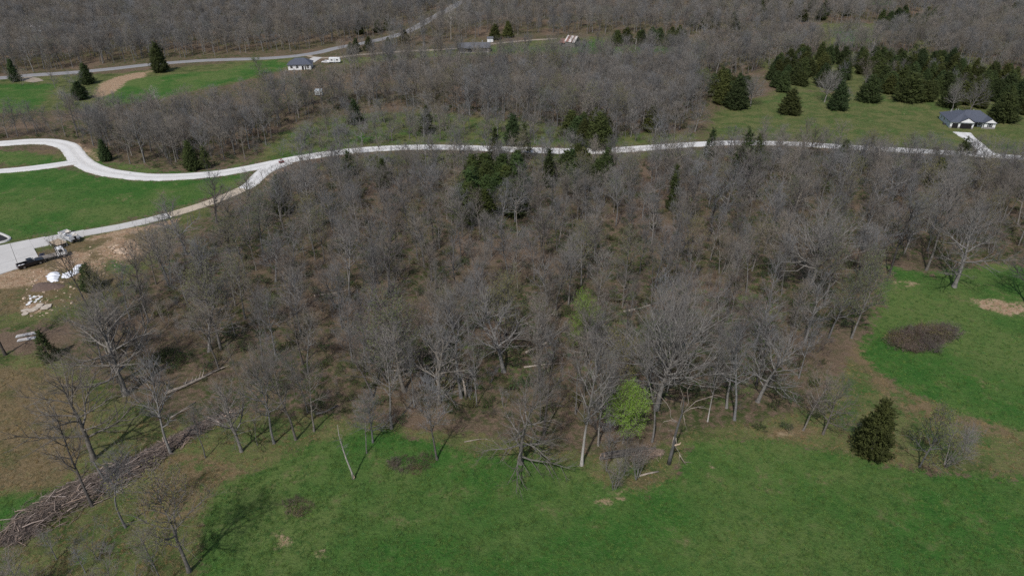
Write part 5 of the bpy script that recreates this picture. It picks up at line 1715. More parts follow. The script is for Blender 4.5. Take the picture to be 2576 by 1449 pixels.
# far house with a dark hip roof
fh = at(757, 172)
h2 = empty('white_house', (fh.x, fh.y, fh.z), R(8), 'far white house with dark hip roof beside the asphalt road fork', 'house')
MB().box(-6, -4.5, -.4, 6, 4.5, 2.7).build('wall', P_WHITE, h2)
hip(MB(), -6.6, -5.1, 6.6, 5.1, 2.8, 2.7, -2.2, 2.4).build('roof', P_SHINGLE, h2)
for x in (-4.2, -1.2, 4.4):
    window(h2, x, -4.5, .9, 1.3, 1.3)
MB().box(1.2, -4.56, 0, 2.2, -4.5, 2.1).build('front_door', P_DOORBLK, h2)
MB().box(2.8, -4.56, 0, 3.4, -4.5, 2.0).build('side_panel', P_SHUT, h2)

# long grey ranch house
gh = at(1192, 129)
h3 = empty('ranch_house', (gh.x, gh.y, gh.z), R(4), 'long low grey roofed ranch house with open porch on the far track', 'house')
MB().box(-9.5, -3, -.4, 9.5, 5, 2.6).build('wall', P_BEIGE, h3)
def gable_x(mb, x0, x1, y0, y1, z, h, t=.16):
    q = gable_y(MB(), y0, y1, x0, x1, z, h, t)
    return mb.add([(b, a, c) for a, b, c in q.v], [tuple(reversed(f)) for f in q.f])
gable_x(MB(), -10.1, 10.1, -5.2, 5.6, 2.7, 2.3).build('roof', P_SHINGLE2, h3)
gable_y(MB(), -4.6, -.4, -6.2, 0, 2.62, 1.3).build('porch_gable_roof', P_SHINGLE2, h3)
for x in (-9.2, -4.2, -.8, 2.5, 6.0, 9.2):
    MB().box(x - .1, -5.0, -.3, x + .1, -4.8, 2.55).build('porch_post', P_BEIGE, h3)
MB().box(-9.5, -5.0, -.4, 9.5, -3.02, .05).build('porch', M_CONC, h3)
for x in (-7.2, 3.2, 7.6):
    window(h3, x, -3, .8, 1.6, 1.3)
MB().box(-3.4, -3.06, .05, -1.6, -3, 2.2).build('front_door', P_DOORBLK, h3)
MB().box(5.0, 1.2, 4.0, 5.7, 1.9, 5.8).build('chimney', P_STONE, h3)

# rusty barn
bp_ = at(1440, 117)
bn = empty('barn', (bp_.x, bp_.y, bp_.z), R(-38), 'old grey board barn with rusty and bleached tin roof', 'barn')
MB().box(-3.4, -3.4, -.4, 3.6, 3.4, 3.2).build('wall', P_BARN, bn)
for i in range(14):
    y = -3.3 + i * .48
    ph = 3.2 + 2.9 * (1 - abs(y + .2) / 3.5)
    MB().box(3.6, y, -.3, 3.64 + .01 * (i % 3), y + .45, max(3.2, ph - .15)).build('board', P_BARN, bn)
for s, mm in ((-1, P_TIN), (1, P_RUST)):
    for i in range(8):
        x0 = -3.7 + i * .96
        z0, z1 = 2.95, 6.25
        MB().add([(x0, s * 3.9, z0), (x0 + .945, s * 3.9, z0), (x0 + .945, 0, z1), (x0, 0, z1), (x0, s * 3.9, z0 + .06), (x0 + .945, s * 3.9, z0 + .06), (x0 + .945, 0, z1 + .06), (x0, 0, z1 + .06)],
                 [(0, 3, 2, 1), (4, 5, 6, 7), (0, 1, 5, 4), (1, 2, 6, 5), (2, 3, 7, 6), (3, 0, 4, 7)]).build('roof_sheet', P_RUST if (i in (1, 2, 5) and s < 0) else mm, bn)
MB().box(-8.2, -3.0, -.4, -3.4, 3.2, 1.9).build('lean_to_wall', P_BARN, bn)
MB().add([(-8.6, -3.6, 1.9), (-3.42, -3.6, 1.9), (-3.42, .2, 3.9), (-8.6, .2, 3.9), (-8.6, 3.6, 1.9), (-3.42, 3.6, 1.9)], [(0, 1, 2, 3), (3, 2, 5, 4), (0, 3, 4), (1, 5, 2)]).build('lean_to_roof', P_RUST, bn)
MB().box(-6.9, -3.06, -.2, -4.9, -3.0, 1.7).build('doorway', P_DARKTRIM, bn)
MB().box(3.66, -.5, 3.3, 3.7, .7, 4.7).build('loft_door', P_DARKTRIM, bn)

# white shed, far camper and car, small buildings
sp_ = at(1233, 106)
sh = empty('shed', (sp_.x, sp_.y, sp_.z), R(5), 'small white shed by the dirt track above the ranch house', 'shed')
MB().box(-1.9, -1.4, -.2, 1.9, 1.4, 2.3).build('wall', P_WHITE, sh)
gable_x(MB(), -2.1, 2.1, -1.7, 1.7, 2.35, .9).build('roof', P_SHINGLE2, sh)
MB().box(-.5, -1.45, 0, .5, -1.4, 1.9).build('door', P_SIDING, sh)
cp = at(843, 159)
cm = empty('camper_trailer', (cp.x, cp.y, cp.z), R(6), 'white camper trailer parked at the dirt track near the dark roofed far house', 'camper')
MB().prof([(-3.2, .6), (3.0, .6), (3.3, 1.4), (3.0, 2.9), (-3.0, 3.0), (-3.25, 2.2)], -1.2, 1.2).build('body', P_WHITE, cm, bevel=.1)
for x in (-1.6, 1.4):
    window(cm, x, -1.2, 1.5, 1.0, .8)
MB().box(-.4, -1.24, .7, .3, -1.2, 2.6).build('door', P_SIDING, cm)
for x in (-.5, .4):
    for s in (-1, 1):
        wheel(cm, x, s * 1.0, .36, .22)
MB().tube([(3.0, 0, .6), (4.3, 0, .55)], .06, 6).build('tow_bar', P_STEEL, cm)
kp = at(820, 159)
kc = empty('parked_car', (kp.x, kp.y, kp.z), R(170), 'white car parked beside the white camper trailer', 'car')
MB().prof([(-2.2, .35), (2.2, .35), (2.3, .75), (1.2, .95), (.5, 1.45), (-1.2, 1.45), (-1.9, .98), (-2.25, .9)], -.88, .88, lambda z: .25 * max(0, z - .95)).build('body', P_WHITE, kc, bevel=.06)
for s in (-1, 1):
    MB().add([(-1.5, s * .89, 1.0), (.95, s * .89, 1.0), (.45, s * .79, 1.38), (-1.1, s * .79, 1.38)], [(0, 1, 2, 3) if s < 0 else (3, 2, 1, 0)]).build('side_window', P_GLASS, kc)
    for x in (-1.4, 1.4):
        wheel(kc, x, s * .78, .33, .22)
for (px_, py_, w_, lab, nm) in ((90, 79, 4.2, 'pale tin roofed cabin among trees on the far wooded hill', 'cabin'), (803, 240, 1.7, 'white box trailer half hidden in the wood above the road', 'box_trailer'),
                               (2552, 8, 5.0, 'pale roofed building on the farthest ridge', 'far_building'), (2112, 2, 4.0, 'small pale building on the farthest ridge above the cedars', 'far_building')):
    p = at(px_, py_)
    e = empty(nm, (p.x, p.y, p.z), R(10), lab, 'building' if 'trailer' not in nm else 'trailer')
    MB().box(-w_, -2.2, 0 if 'trailer' not in nm else .6, w_, 2.2, 2.6).build('wall', P_SIDING, e)
    if 'trailer' in nm:
        for x in (-.6, .6):
            for s in (-1, 1): wheel(e, x, s * 1.9, .4, .3)
        MB().box(-w_ - .02, -.9, .8, -w_ + .01, .9, 2.4).build('rear_door', P_WHITE, e)
    else:
        gable_x(MB(), -w_ - .4, w_ + .4, -2.6, 2.6, 2.65, 1.3).build('roof', P_TIN, e)
        window(e, -w_ * .4, -2.2, .9, 1.2, 1.1)
        MB().box(w_ * .3, -2.26, 0, w_ * .3 + 1, -2.2, 2.0).build('door', P_SHUT, e)
for (px_, py_, h_, arm, lab) in ((1598, 131, 7.5, True, 'pale metal light pole with a short arm in the barn field'), (1228, 150, 6.0, False, 'grey utility pole between the ranch house and the barn field'),
                                 (1365, 158, 6.0, False, 'pale utility pole standing before the dark forked tree')):
    p = at(px_, py_)
    e = empty('light_pole' if arm else 'utility_pole', (p.x, p.y, p.z), 0, lab, 'pole')
    MB().tube([(0, 0, -.3), (0, 0, h_)], [.16, .10], 8).build('post', P_TIN, e)
    if arm:
        MB().tube([(0, 0, h_ - .1), (-1.4, 0, h_ + .15)], .07, 6).build('arm', P_TIN, e)
        MB().box(-1.9, -.12, h_ + .05, -1.35, .12, h_ + .2).build('lamp_head', P_CHROME, e)
    else:
        MB().box(-.9, -.06, h_ - .5, .9, .06, h_ - .36).build('crossarm', P_BARN, e)

# curved kerb round a dark bed at the photo edge
kl = smooth_line([at(*q) for q in [(-40, 580), (-8, 586), (14, 594), (25, 601), (16, 608), (-8, 614), (-40, 622)]], .5)
kb = empty('planting_bed', (0, 0, 0), 0, 'dark mulched bed with curved pale kerb at the lawn edge', 'planting bed')
MB().tube([(x, y, float(hgt(x, y)) + .06) for x, y in kl], .42, 6).build('kerb', M_CONC, kb)
cx_, cy_ = kl.mean(0)
MB().add([(x, y, float(hgt(x, y)) + .10) for x, y in kl], [tuple(range(len(kl) - 1, -1, -1))]).build('mulch', P_MULCH, kb)

# ------------------------------------------------------------------ the yard: sheets, slabs, rubble
def sheet(outline, label, seed, hmax):
    g = np.random.default_rng(seed)
    W = np.array(wpoly(outline))
    lo, hi = W.min(0) - .3, W.max(0) + .3
    xs = np.arange(lo[0], hi[0], .16); ys = np.arange(lo[1], hi[1], .16)
    A, B = np.meshgrid(xs, ys)
    d = polydist(W, A, B)
    ins = inpoly(W, A + .12 * np.sin(B * 5), B + .12 * np.sin(A * 4.3))
    k = [(g.uniform(-1, 1, 2) * s, g.uniform(0, 6.28)) for s in (1.2, 2.2, 3.6, 5.5, 6.5, 9, 11)]
    hgt_ = sum(np.abs(np.sin(A * v[0] + B * v[1] + ph)) * am for (v, ph), am in zip(k, (.9, .7, .5, .35, .3, .22, .18))) / 3.4
    Z = hgt(A, B) + .06 + np.clip(d / 1.1, 0, 1) * hmax * hgt_ * 1.5
    ii = np.arange(A.size).reshape(A.shape)
    q = np.stack([ii[:-1, :-1], ii[:-1, 1:], ii[1:, 1:], ii[1:, :-1]], -1).reshape(-1, 4)
    q = q[ins.ravel()[q].all(1)]
    used = np.unique(q)
    mp = np.zeros(A.size, int); mp[used] = np.arange(len(used))
    v = np.stack([A, B, Z], -1).reshape(-1, 3)[used]
    o = link('plastic_sheet', raw_mesh('plastic_sheet', v, mp[q].ravel(), np.arange(len(q)) * 4, P_TARP))
    s = o.modifiers.new('thick', 'SOLIDIFY'); s.thickness = .02
    return tag(o, label, 'plastic sheet')


sheet([(115, 696), (125, 686), (146, 683), (154, 691), (148, 700), (149, 708), (131, 712), (118, 706)], 'bunched white plastic sheet, the rounder end piece', 3, .5)
sheet([(156, 689), (168, 686), (180, 680), (186, 690), (184, 696), (166, 702), (153, 700)], 'narrow crumpled white plastic sheet in the middle of the spread', 4, .45)
sheet([(183, 676), (190, 668), (207, 664), (206, 674), (199, 688), (188, 694), (183, 688)], 'flat white plastic sheet nearest the dark cedar bush', 5, .5)


def stone(name, p, pts, t, m, label, cat, group=None, yaw=0, tilt=(0, 0)):
    e = MB()
    n = len(pts)
    e.add([(x, y, 0) for x, y in pts] + [(x * .97, y * .97, t) for x, y in pts], [tuple(range(n - 1, -1, -1)), tuple(range(n, 2 * n))] + [(i, (i + 1) % n, (i + 1) % n + n, i + n) for i in range(n)])
    o = e.build(name, m)
    o.location = p; o.rotation_euler = (tilt[0], tilt[1], yaw)
    return tag(o, label, cat, group)


SL = [((64, 781), 1.5, 'tan stone slab at the near end of the slab row'), ((63, 790), 1.2, 'lowest tan stone slab lying below the slab row'), ((84, 781), 1.7, 'broad tan stone slab in the middle of the row'),
      ((93, 775), 1.5, 'stone slab overlapping the broad middle one'), ((101, 769), 1.3, 'upper stone slab touching green weeds'), ((117, 774), 1.9, 'largest pale stone slab at the far end of the row')]
for i, ((px_, py_), r_, lab) in enumerate(SL):
    g = np.random.default_rng(60 + i)
    p = at(px_, py_)
    a = np.sort(g.uniform(0, 6.28, 6))
    stone('stone_slab', p + Vector((0, 0, .02 + .03 * i)), [(r_ * .72 * math.cos(q) * g.uniform(.8, 1.1), r_ * .68 * math.sin(q) * g.uniform(.7, 1.0)) for q in np.linspace(0, 6.28, 7)[:-1] + g.uniform(-.25, .25, 6)], .14, P_SLAB, lab, 'stone slab', 'stone slabs at the yard', g.uniform(0, 3), (g.uniform(-.05, .05), g.uniform(-.05, .05)))
g = np.random.default_rng(81)
for i in range(16):
    p = at(70 + g.uniform(-6, 38), 752 + g.uniform(-8, 14))
    r_ = g.uniform(.2, .6)
    stone('plaster_scrap', p + Vector((0, 0, .02)), [(r_ * math.cos(q), r_ * math.sin(q) * .8) for q in np.linspace(0, 6.28, 6)[:-1] + g.uniform(-.4, .4, 5)], .1, P_WHITE, 'white broken scrap lying in weeds above the stone slabs', 'scrap', 'white scraps above the slabs', g.uniform(0, 3), (g.uniform(-.3, .3), g.uniform(-.3, .3)))
rock_me = []
for i in range(4):
    import bmesh
    bmr = bmesh.new()
    bmesh.ops.create_icosphere(bmr, subdivisions=2, radius=1)
    gg = np.random.default_rng(90 + i)
    for v in bmr.verts:
        v.co = Vector((v.co.x * 1.2, v.co.y * .9, v.co.z * .7)) * (1 + gg.uniform(-.16, .16))
    me = bpy.data.meshes.new('boulder'); bmr.to_mesh(me); bmr.free(); me.materials.append(P_ROCK)
    rock_me.append(me)
for i in range(26):
    u = g.uniform(-1, 1); v = g.uniform(-1, 1)
    p = at(305 + u * 26 + v * 4, 632 + v * 9 + u * 3)
    o = link('boulder', rock_me[i % 4])
    s = g.uniform(.25, .75) * (1 - .4 * abs(u))
    o.location = p + Vector((0, 0, s * .35)); o.scale = (s, s, s); o.rotation_euler = (g.uniform(-.3, .3), g.uniform(-.3, .3), g.uniform(0, 6))
    tag(o, 'tan sandstone boulder in the rubble heap beside the wood edge', 'boulder', 'sandstone rubble heap')
cl = np.concatenate([fill([(60, 690), (130, 660), (230, 615), (340, 590), (420, 565), (400, 610), (330, 670), (250, 700), (215, 745), (120, 800), (40, 800)], 1.9, 71),
                     fill([(50, 745), (120, 745), (130, 790), (60, 800)], 1.1, 72)])
cs = rng.uniform(.05, .22, len(cl)) * np.where(rng.random(len(cl)) > .9, 1.8, 1)
scatter('rubble', np.column_stack([cl, hgt(cl[:, 0], cl[:, 1]) + .02]), rng.uniform(0, 6.28, len(cl)), np.stack([cs * 1.3, cs, cs * .8], 1),
        [bpy.data.objects.new('rubble_mass', rock_me[i]) for i in range(4)], 'loose tan stones and clods strewn over the bare yard', 'rubble')
# heap of brown soil below the sheets
mh = MB()
pc = at(115, 722)
g = np.random.default_rng(33)
rr_ = [(1.0, 0), (.85, .35), (.6, .75), (.3, 1.0), (.0, 1.08)]
vs = []
for q, z in rr_:
    for j in range(18):
        a = j / 18 * 6.283
        k = 1 + .18 * math.sin(3 * a + 1) + g.uniform(-.07, .07)
        vs.append((3.8 * q * k * math.cos(a), 2.3 * q * k * math.sin(a), z * .9 + g.uniform(-.05, .05) - .1))
mh.add(vs, [(i * 18 + j, i * 18 + (j + 1) % 18, (i + 1) * 18 + (j + 1) % 18, (i + 1) * 18 + j) for i in range(4) for j in range(18)])
o = mh.build('soil_heap', mat('brown_soil', (0.135, 0.098, 0.080), .95, .35, 3, bump=.8), None, True)
o.location = pc
tag(o, 'low heap of dark brown soil just below the white sheets', 'soil heap')
# pale metal sheets
for i, ((ax, ay), (bx_, by_)) in enumerate([((40, 848), (91, 838)), ((44, 858), (90, 850))]):
    a, b = at(ax, ay), at(bx_, by_)
    e = empty('metal_stack', (a + b) / 2, head(a, b), ('upper' if i == 0 else 'lower') + ' of two stacks of pale corrugated metal sheets on the dry grass', 'metal sheets', 'stacks of pale metal sheets')
    L = (b - a).length
    for k in range(4):
        MB().box(-L / 2 + .1 * k, -.42 + .03 * k, .08 + k * .07, L / 2 - .07 * k, .42 - .04 * k, .13 + k * .07).build('metal_sheet', P_TIN if k % 2 else P_SIDING, e)
    for x in (-L / 3, L / 3):
        MB().box(x - .08, -.45, -.15, x + .08, .45, .08).build('timber', P_BARN, e)
bk = empty('bucket', at(146, 647.5), 0, 'white bucket on the ground beside the flatbed truck', 'bucket')
MB().tube([(0, 0, 0), (0, 0, .4)], [.17, .21], 12).build('pail', P_WHITE, bk)
MB().tube([(-.2, 0, .38), (0, 0, .56), (.2, 0, .38)], .012, 5).build('handle', P_STEEL, bk)

# ------------------------------------------------------------------ dead wood
stick_me = []
for i in range(8):
    g = np.random.default_rng(150 + i)
    T = Geo()
    L = 1.0
    p = np.array([[-.5, 0, 0], [-.17, g.uniform(-.05, .05), g.uniform(-.03, .05)], [.17, g.uniform(-.06, .06), g.uniform(-.03, .05)], [.5, g.uniform(-.1, .1), g.uniform(-.05, .1)]])
    T.tube(p, [.030, .026, .020, .008], 5)
    for k in range(g.integers(1, 4)):
        q = p[1] * .5 + p[2] * .5 + [g.uniform(-.2, .3), 0, 0]
        T.tube(np.array([q, q + [.14, g.uniform(-.1, .1), g.uniform(0, .08)], q + [.26, g.uniform(-.2, .2), g.uniform(0, .14)]]), [.014, .010, .003], 4)
    stick_me.append(T.mesh('branch', M_BRUSH, True))


def windrow(name, path, halfw, height, nbig, nsmall, label, seed, maxlen=4.5):
    g = np.random.default_rng(seed)
    L = smooth_line([at(*q) for q in path], .5)
    e = empty(name, (0, 0, 0), 0, label, 'brush pile')
    T = Geo()
    n = len(L)

    def spot():
        u = g.uniform(0, 1)
        i = min(int(u * (n - 1)), n - 2)
        t = unit(L[i + 1] - L[i])
        w = float(np.interp(u, np.linspace(0, 1, len(halfw)), halfw)); hh_ = float(np.interp(u, np.linspace(0, 1, len(height)), height))
        s = np.clip(g.normal(0, .5), -1.25, 1.25)
        p = L[i] + np.array([-t[1], t[0]]) * s * w
        z = float(hgt(p[0], p[1])) + hh_ * max(0, 1 - s * s) * g.uniform(.25, 1.0) + .05
        return p, z, math.atan2(t[1], t[0]) + g.normal(0, .62) + (math.pi if g.random() < .5 else 0), s, w
    for k in range(nbig):
        p, z, a, s, w = spot()
        o = link('branch', stick_me[k % 8], e)
        ln = g.uniform(1.6, maxlen) * min(1, .45 + w / 3)
        th = g.uniform(.9, 2.8)
        o.location = (p[0], p[1], z + .12)
        o.rotation_euler = (g.uniform(0, 6.28), g.normal(0, .2), a)
        o.scale = (ln, th * 1.3, th * 1.3)
    for k in range(nsmall):
        p, z, a, s, w = spot()
        ln = g.uniform(.7, 2.6)
        d = np.array([math.cos(a), math.sin(a), g.normal(0, .22)])
        c = np.array([p[0], p[1], z])
        r = g.uniform(.014, .05)
        T.tube(np.array([c - d * ln / 2, c + g.normal(0, .08, 3), c + d * ln / 2]), [r, r * .8, r * .3], 4)
    o = link('brushwood', T.mesh('brushwood', M_BRUSH), e)
    o['kind'] = 'stuff'
    return e


windrow('brush_pile', [(22, 1368), (60, 1325), (120, 1288), (200, 1245), (270, 1212), (330, 1183), (385, 1150), (440, 1112), (500, 1080), (550, 1056), (592, 1040)],
        [2.2, 3.4, 3.9, 3.9, 3.4, 3.0, 2.6, 1.7, 1.2, 1.4, 1.0], [.7, 1.1, 1.4, 1.5, 1.4, 1.2, 1.0, .7, .6, .7, .5], 260, 5200, 'long windrow of piled brushwood running from the bottom corner to the wood', 5)
windrow('brush_pile', [(1590, 1150), (1640, 1140), (1670, 1146)], [1.2, 1.6, 1.0], [.5, .8, .4], 16, 260, 'small reddish brush heap behind the dark log pile', 6, 2.2)


def log(path_px, r0, r1, label, m=None, lift=.0, stubs=3, seed=0, up=0.0, name='fallen_log', cat='log', group=None):
    g = np.random.default_rng(seed)
    P = [at(*q) for q in path_px]
    pts = []
    n = len(P)
    for i, p in enumerate(P):
        pts.append((p.x, p.y, p.z + r0 * .8 + lift + up * i / max(1, n - 1)))
    o0 = Vector(pts[0])
    e = empty(name, (P[0].x, P[0].y, P[0].z), 0, label, cat, group)
    loc = [tuple(Vector(q) - Vector(P[0])) for q in pts]
    MB().tube(loc, list(np.linspace(r0, r1, n)), 8).build('stem', m or M_DEAD, e, True)
    d = (Vector(loc[-1]) - Vector(loc[0])).normalized()
    for k in range(stubs):
        t = g.uniform(.35, .95)
        i = min(int(t * (n - 1)), n - 2)
        q = Vector(loc[i]).lerp(Vector(loc[i + 1]), t * (n - 1) - i)
        s = Vector((-d.y, d.x, 0)) * g.choice([-1, 1]) * g.uniform(.5, 1) + d * .8 + Vector((0, 0, g.uniform(.1, .8)))
        ln = g.uniform(.8, 2.2)
        MB().tube([q, q + s * ln * .5, q + s * ln + Vector((0, 0, .1))], [r1 * .6 + .02, r1 * .4 + .015, .008], 5).build('branch_stub', m or M_DEAD, e)
    return e


log([(414, 993), (460, 976), (510, 953), (565, 925)], .34, .14, 'longest pale fallen trunk lying in the wood above the brush pile', stubs=6, seed=1)
log([(462, 968), (500, 955), (548, 930)], .22, .08, 'darker fallen trunk lying tight behind the longest pale one', M_BARK_DARK, .1, 5, 2)
log([(428, 1053), (455, 1036), (492, 1012)], .15, .07, 'thin pale fallen pole between the trunks and the brush pile', stubs=3, seed=3)
log([(1322, 890), (1372, 866), (1432, 822)], .30, .16, 'tan fallen trunk slanting up the slope left of the yellow green tree', stubs=2, seed=4)
log([(1568, 786), (1610, 778), (1668, 758)], .28, .14, 'tan fallen trunk in the wood above the fan crowned tree', stubs=3, seed=5)
log([(1608, 1198), (1630, 1192), (1656, 1187)], .16, .13, 'short pale cut log lying on grass near the dark log pile', stubs=0, seed=6)
log([(975, 935), (1040, 930), (1100, 925)], .20, .10, 'pale fallen trunk behind the leaning green budding oak', stubs=3, seed=7)
log([(850, 1022), (820, 1042), (795, 1052)], .12, .05, 'fallen branch reaching down to the three shadow casting trees', M_BARK, .2, 5, 8, .6)
log([(1318, 925), (1370, 918), (1420, 915)], .18, .10, 'pale fallen trunk in mid wood above the narrow dark tree', stubs=2, seed=9)
log([(1168, 1112), (1200, 1106), (1225, 1104)], .10, .05, 'thin fallen stick at the meadow edge under the twiggy tree', stubs=2, seed=10)
log([(2432, 612), (2455, 610), (2482, 612)], .13, .08, 'pale fallen pole among green weeds by the lone oak', stubs=1, seed=11)
log([(790, 745), (850, 738), (905, 722)], .2, .1, 'pale fallen trunk high in the left wood', stubs=3, seed=12)
# pile of dark cut logs
lp = empty('log_pile', (0, 0, 0), 0, 'pile of dark cut logs with a sawn tan end at the meadow edge', 'log pile')
g = np.random.default_rng(44)
for k in range(10):
    off = g.uniform(-9, 9)
    a, b = at(1512 + g.uniform(-4, 8), 1153 + off * .5), at(1628 + g.uniform(-15, 22), 1136 + off * .6)
    r_ = g.uniform(.16, .30) if k else .42
    zz = .25 + .22 * (k % 3)
    pa, pb2 = Vector((a.x, a.y, a.z + zz)), Vector((b.x, b.y, b.z + zz - .05))
    lo = MB().tube([pa, pa.lerp(pb2, .5) + Vector((0, 0, g.uniform(-.05, .1))), pb2], [r_, r_ * .85, r_ * .6], 9).build('log', M_BARK_DARK, lp, True)
    d = (pa - pb2).normalized()
    MB().tube([pa + d * .005, pa + d * .02], r_ * .96, 9).build('sawn_end', P_ROCK, lo)

# dead standing trees
sb = at(1684, 1166)
sn = empty('dead_tree', sb, 0, 'broken dead tree with hanging white limbs beside the bright green tree', 'dead tree')
KX, KZ = .0119, .0150
g = np.random.default_rng(77)


def cz(c, dep): return (((c[0] - 1270) * KX), dep, (1010 - c[1]) * KZ)


MB().tube([cz(q, 0) for q in [(1262, 1025), (1270, 900), (1285, 760), (1290, 600), (1310, 450), (1332, 330), (1335, 200), (1330, 90)]], [.38, .29, .25, .21, .17, .14, .08, .02], 9).build('trunk', M_BARK, sn, True)
for q, r_ in (([(1290, 440), (1200, 405), (1110, 405), (1065, 450), (1050, 540)], .08), ([(1290, 430), (1220, 400), (1185, 350), (1170, 250), (1110, 170), (980, 60), (880, -10)], .11),
              ([(1360, 300), (1430, 240), (1540, 235), (1620, 255), (1690, 310)], .08), ([(1345, 310), (1500, 170), (1620, 110), (1720, 60), (1850, 95)], .10),
              ([(1355, 330), (1380, 420), (1420, 505), (1350, 580)], .07), ([(1330, 330), (1300, 200), (1300, 60), (1240, -60)], .12), ([(1345, 300), (1385, 150), (1350, 0), (1370, -80)], .11),
              ([(1290, 600), (1315, 700), (1310, 760), (1390, 860), (1450, 905)], .12), ([(1390, 880), (1470, 985), (1560, 1050)], .10), ([(1385, 860), (1395, 960), (1380, 1020)], .06),
              ([(1275, 620), (1255, 700), (1262, 790)], .07), ([(1250, 545), (1180, 540)], .05), ([(1470, 985), (1540, 1000), (1620, 1022)], .05), ([(1110, 170), (1000, 175), (930, 160)], .05),
              ([(1540, 235), (1640, 262), (1720, 262)], .04), ([(1620, 110), (1700, 110), (1760, 118)], .04)):
    dep = np.cumsum(g.uniform(-.5, .45, len(q)))
    dep -= dep[0]
    MB().tube([cz(c, float(d)) for c, d in zip(q, dep)], list(np.linspace(r_ * .72, .015, len(q))), 6).build('dead_limb', M_DEAD, sn, True)
MB().tube([cz((1300, 740), -.1), cz((1360, 715), -.25), cz((1375, 690), -.2)], [.16, .12, .03], 6).build('split_stub', P_ROCK, sn)
bs = at(889, 1204)
po = empty('dead_tree', bs, 0, 'pale broken bare pole leaning alone on the green meadow', 'dead tree')
MB().tube([(.05, 0, -.2), (-.1, 0, 1.4), (-.62, 0, 4.2), (-.95, .1, 6.4), (-1.25, .2, 9.0), (-1.2, .2, 11.0)], [.26, .15, .13, .10, .06, .02], 8).build('trunk', M_BARK_PALE, po, True)
MB().tube([(.0, -.08, -.1), (.22, -.12, .5), (.16, -.1, .95)], [.14, .10, .02], 6).build('splintered_base', P_ROCK, po)
g = np.random.default_rng(8)
for k in range(13):
    z = g.uniform(4.5, 10.5); a = g.uniform(0, 6.28); x0 = -np.interp(z, [0, 4.2, 6.4, 11], [0, .62, .95, 1.2])
    l_ = g.uniform(.6, 1.8)
    MB().tube([(x0, .1, z), (x0 + math.cos(a) * l_ * .6, math.sin(a) * l_ * .6, z + l_ * .35), (x0 + math.cos(a) * l_, math.sin(a) * l_, z + l_ * .4)], [.035, .022, .006], 5).build('branch', M_TWIG, po)
ss = at(276, 1228)
s2 = empty('dead_tree', ss, 0, 'topless dark dead stem rising behind the brush pile', 'dead tree')
MB().tube([(0, 0, -.2), (-.35, 0, 2.2), (-.95, .1, 5.6)], [.2, .16, .12], 8).build('trunk', M_BARK, s2, True)
MB().tube([(-.92, .1, 5.4), (-1.35, .1, 5.75)], [.09, .04], 6).build('broken_top', M_DEAD, s2)
pd = at(1171, 1003)
s3 = empty('dead_tree', pd, 0, 'pale dead stub propped against the tall bare tree in mid wood', 'dead tree')
MB().tube([(.15, 0, -.2), (0, 0, 2), (-.35, .2, 4.6)], [.26, .22, .12], 8).build('trunk', M_DEAD, s3, True)
MB().tube([(-.1, 0, 2.6), (.5, -.3, 3.6)], [.08, .02], 6).build('broken_limb', M_DEAD, s3)

# ------------------------------------------------------------------ brambles and grass
def patch(name, outline, spacing, sz, label, cat, seed):
    q = fill(outline, spacing, seed)
    q = q[rng.random(len(q)) > .14]
    s = rng.uniform(.5, 1.4, len(q)) * sz
    pr = [proto('bramble_mass', [m_ for m_ in shrub(800 + seed + k, 1.6, 1.7, 26, 8, leaf=M_LEAF_OLIVE if k == 2 else None, lsize=.05) if m_]) for k in range(3)]
    o = scatter(name, np.column_stack([q, hgt(q[:, 0], q[:, 1])]), rng.uniform(0, 6.28, len(q)), np.stack([s, s, s * .9], 1), pr, label, cat)
    return o


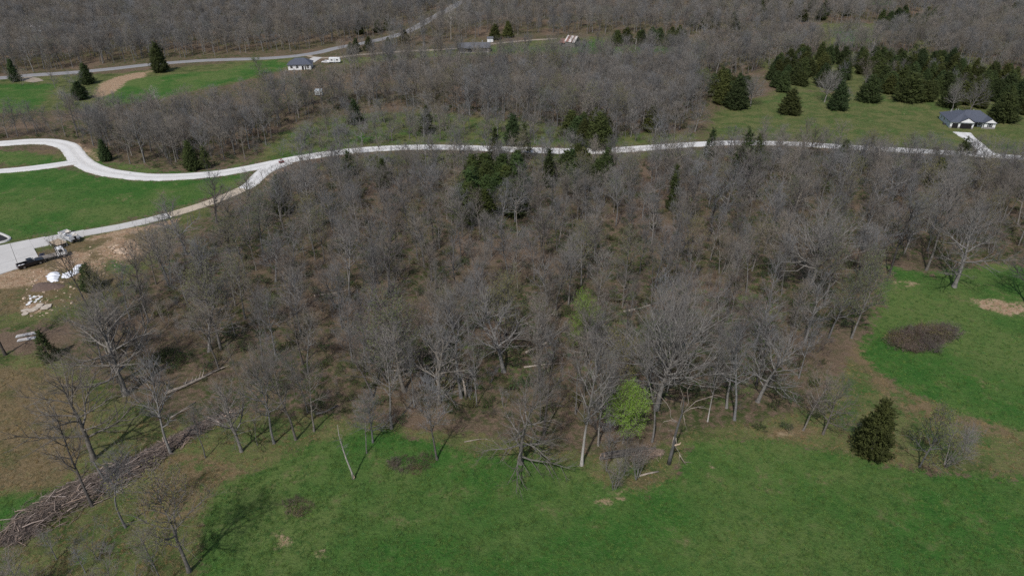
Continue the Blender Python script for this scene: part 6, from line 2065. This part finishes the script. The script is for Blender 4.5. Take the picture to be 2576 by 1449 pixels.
patch('bramble_thicket', [(2238, 868), (2250, 846), (2290, 838), (2320, 826), (2352, 834), (2380, 820), (2404, 830), (2396, 852), (2360, 866), (2345, 880), (2300, 886), (2262, 878)], .95, 1.05, 'oval thicket of dark purplish brambles in the right meadow', 'thicket', 1)
patch('bramble_clump', [(712, 1285), (720, 1265), (745, 1256), (775, 1268), (776, 1288), (740, 1300)], .8, .6, 'low brown weed clump in the open lower meadow', 'weeds', 2)
patch('weed_clump', [(980, 1170), (1010, 1150), (1080, 1148), (1100, 1165), (1060, 1190), (1000, 1195)], 1.0, .55, 'brown weedy patch in the meadow by the twiggy tree', 'weeds', 3)

tuft = []
for i in range(3):
    g = np.random.default_rng(950 + i)
    F = Geo()
    n = 14
    a = g.uniform(0, 6.28, n)
    d = unit(np.stack([np.cos(a) * .6, np.sin(a) * .6, np.ones(n)], 1) + g.normal(0, .15, (n, 3)))
    F.cones(np.stack([g.normal(0, .12, n), g.normal(0, .12, n), np.zeros(n)], 1), d, g.uniform(.14, .34, n), np.full(n, .022))
    tuft.append(F)
M_GRASS = leafmat('meadow_blades', (0.082, 0.158, 0.038), .2, .45)
M_STRAW = leafmat('straw_blades', (0.20, 0.165, 0.085), .2, .35)
gp = [bpy.data.objects.new('grass_mass', f.mesh('grass_mass', M_GRASS)) for f in tuft]
dp = [bpy.data.objects.new('straw_mass', f.mesh('straw_mass', M_STRAW)) for f in tuft]


def grass(name, mask_ch, n, protos, label, lo, hi, seed, ymax=200):
    g = np.random.default_rng(seed)
    sel = np.where((cov[:, mask_ch] > .45) & (Y > 42) & (Y < ymax) & (np.abs(X) < .86 * Y + 40))[0]
    if mask_ch == 1:
        sel = sel[cov[sel, 0] < .5]
    wgt = 1 / (Y[sel] ** 1.2)
    k = g.choice(sel, n, p=wgt / wgt.sum())
    q = np.column_stack([X[k] + g.uniform(-.8, .8, n), Y[k] + g.uniform(-.8, .8, n)])
    cl = np.sin(q[:, 0] * .9 + 1.3 * np.sin(q[:, 1] * .5)) * np.sin(q[:, 1] * .8 + np.sin(q[:, 0] * .4)) + g.uniform(-.9, .9, n)
    q = q[cl > -.15]
    s = g.uniform(lo, hi, len(q))
    scatter(name, np.column_stack([q, hgt(q[:, 0], q[:, 1])]), g.uniform(0, 6.28, len(q)), np.stack([s * 1.2, s * 1.2, s], 1), protos, label, 'grass')


grass('meadow_grass', 0, 60000, gp, 'lush green grass tufts covering the meadows and lawn', .5, 1.15, 1)
grass('dry_grass', 1, 26000, dp, 'dry straw coloured grass between the wood and the meadow', .5, 1.2, 2)
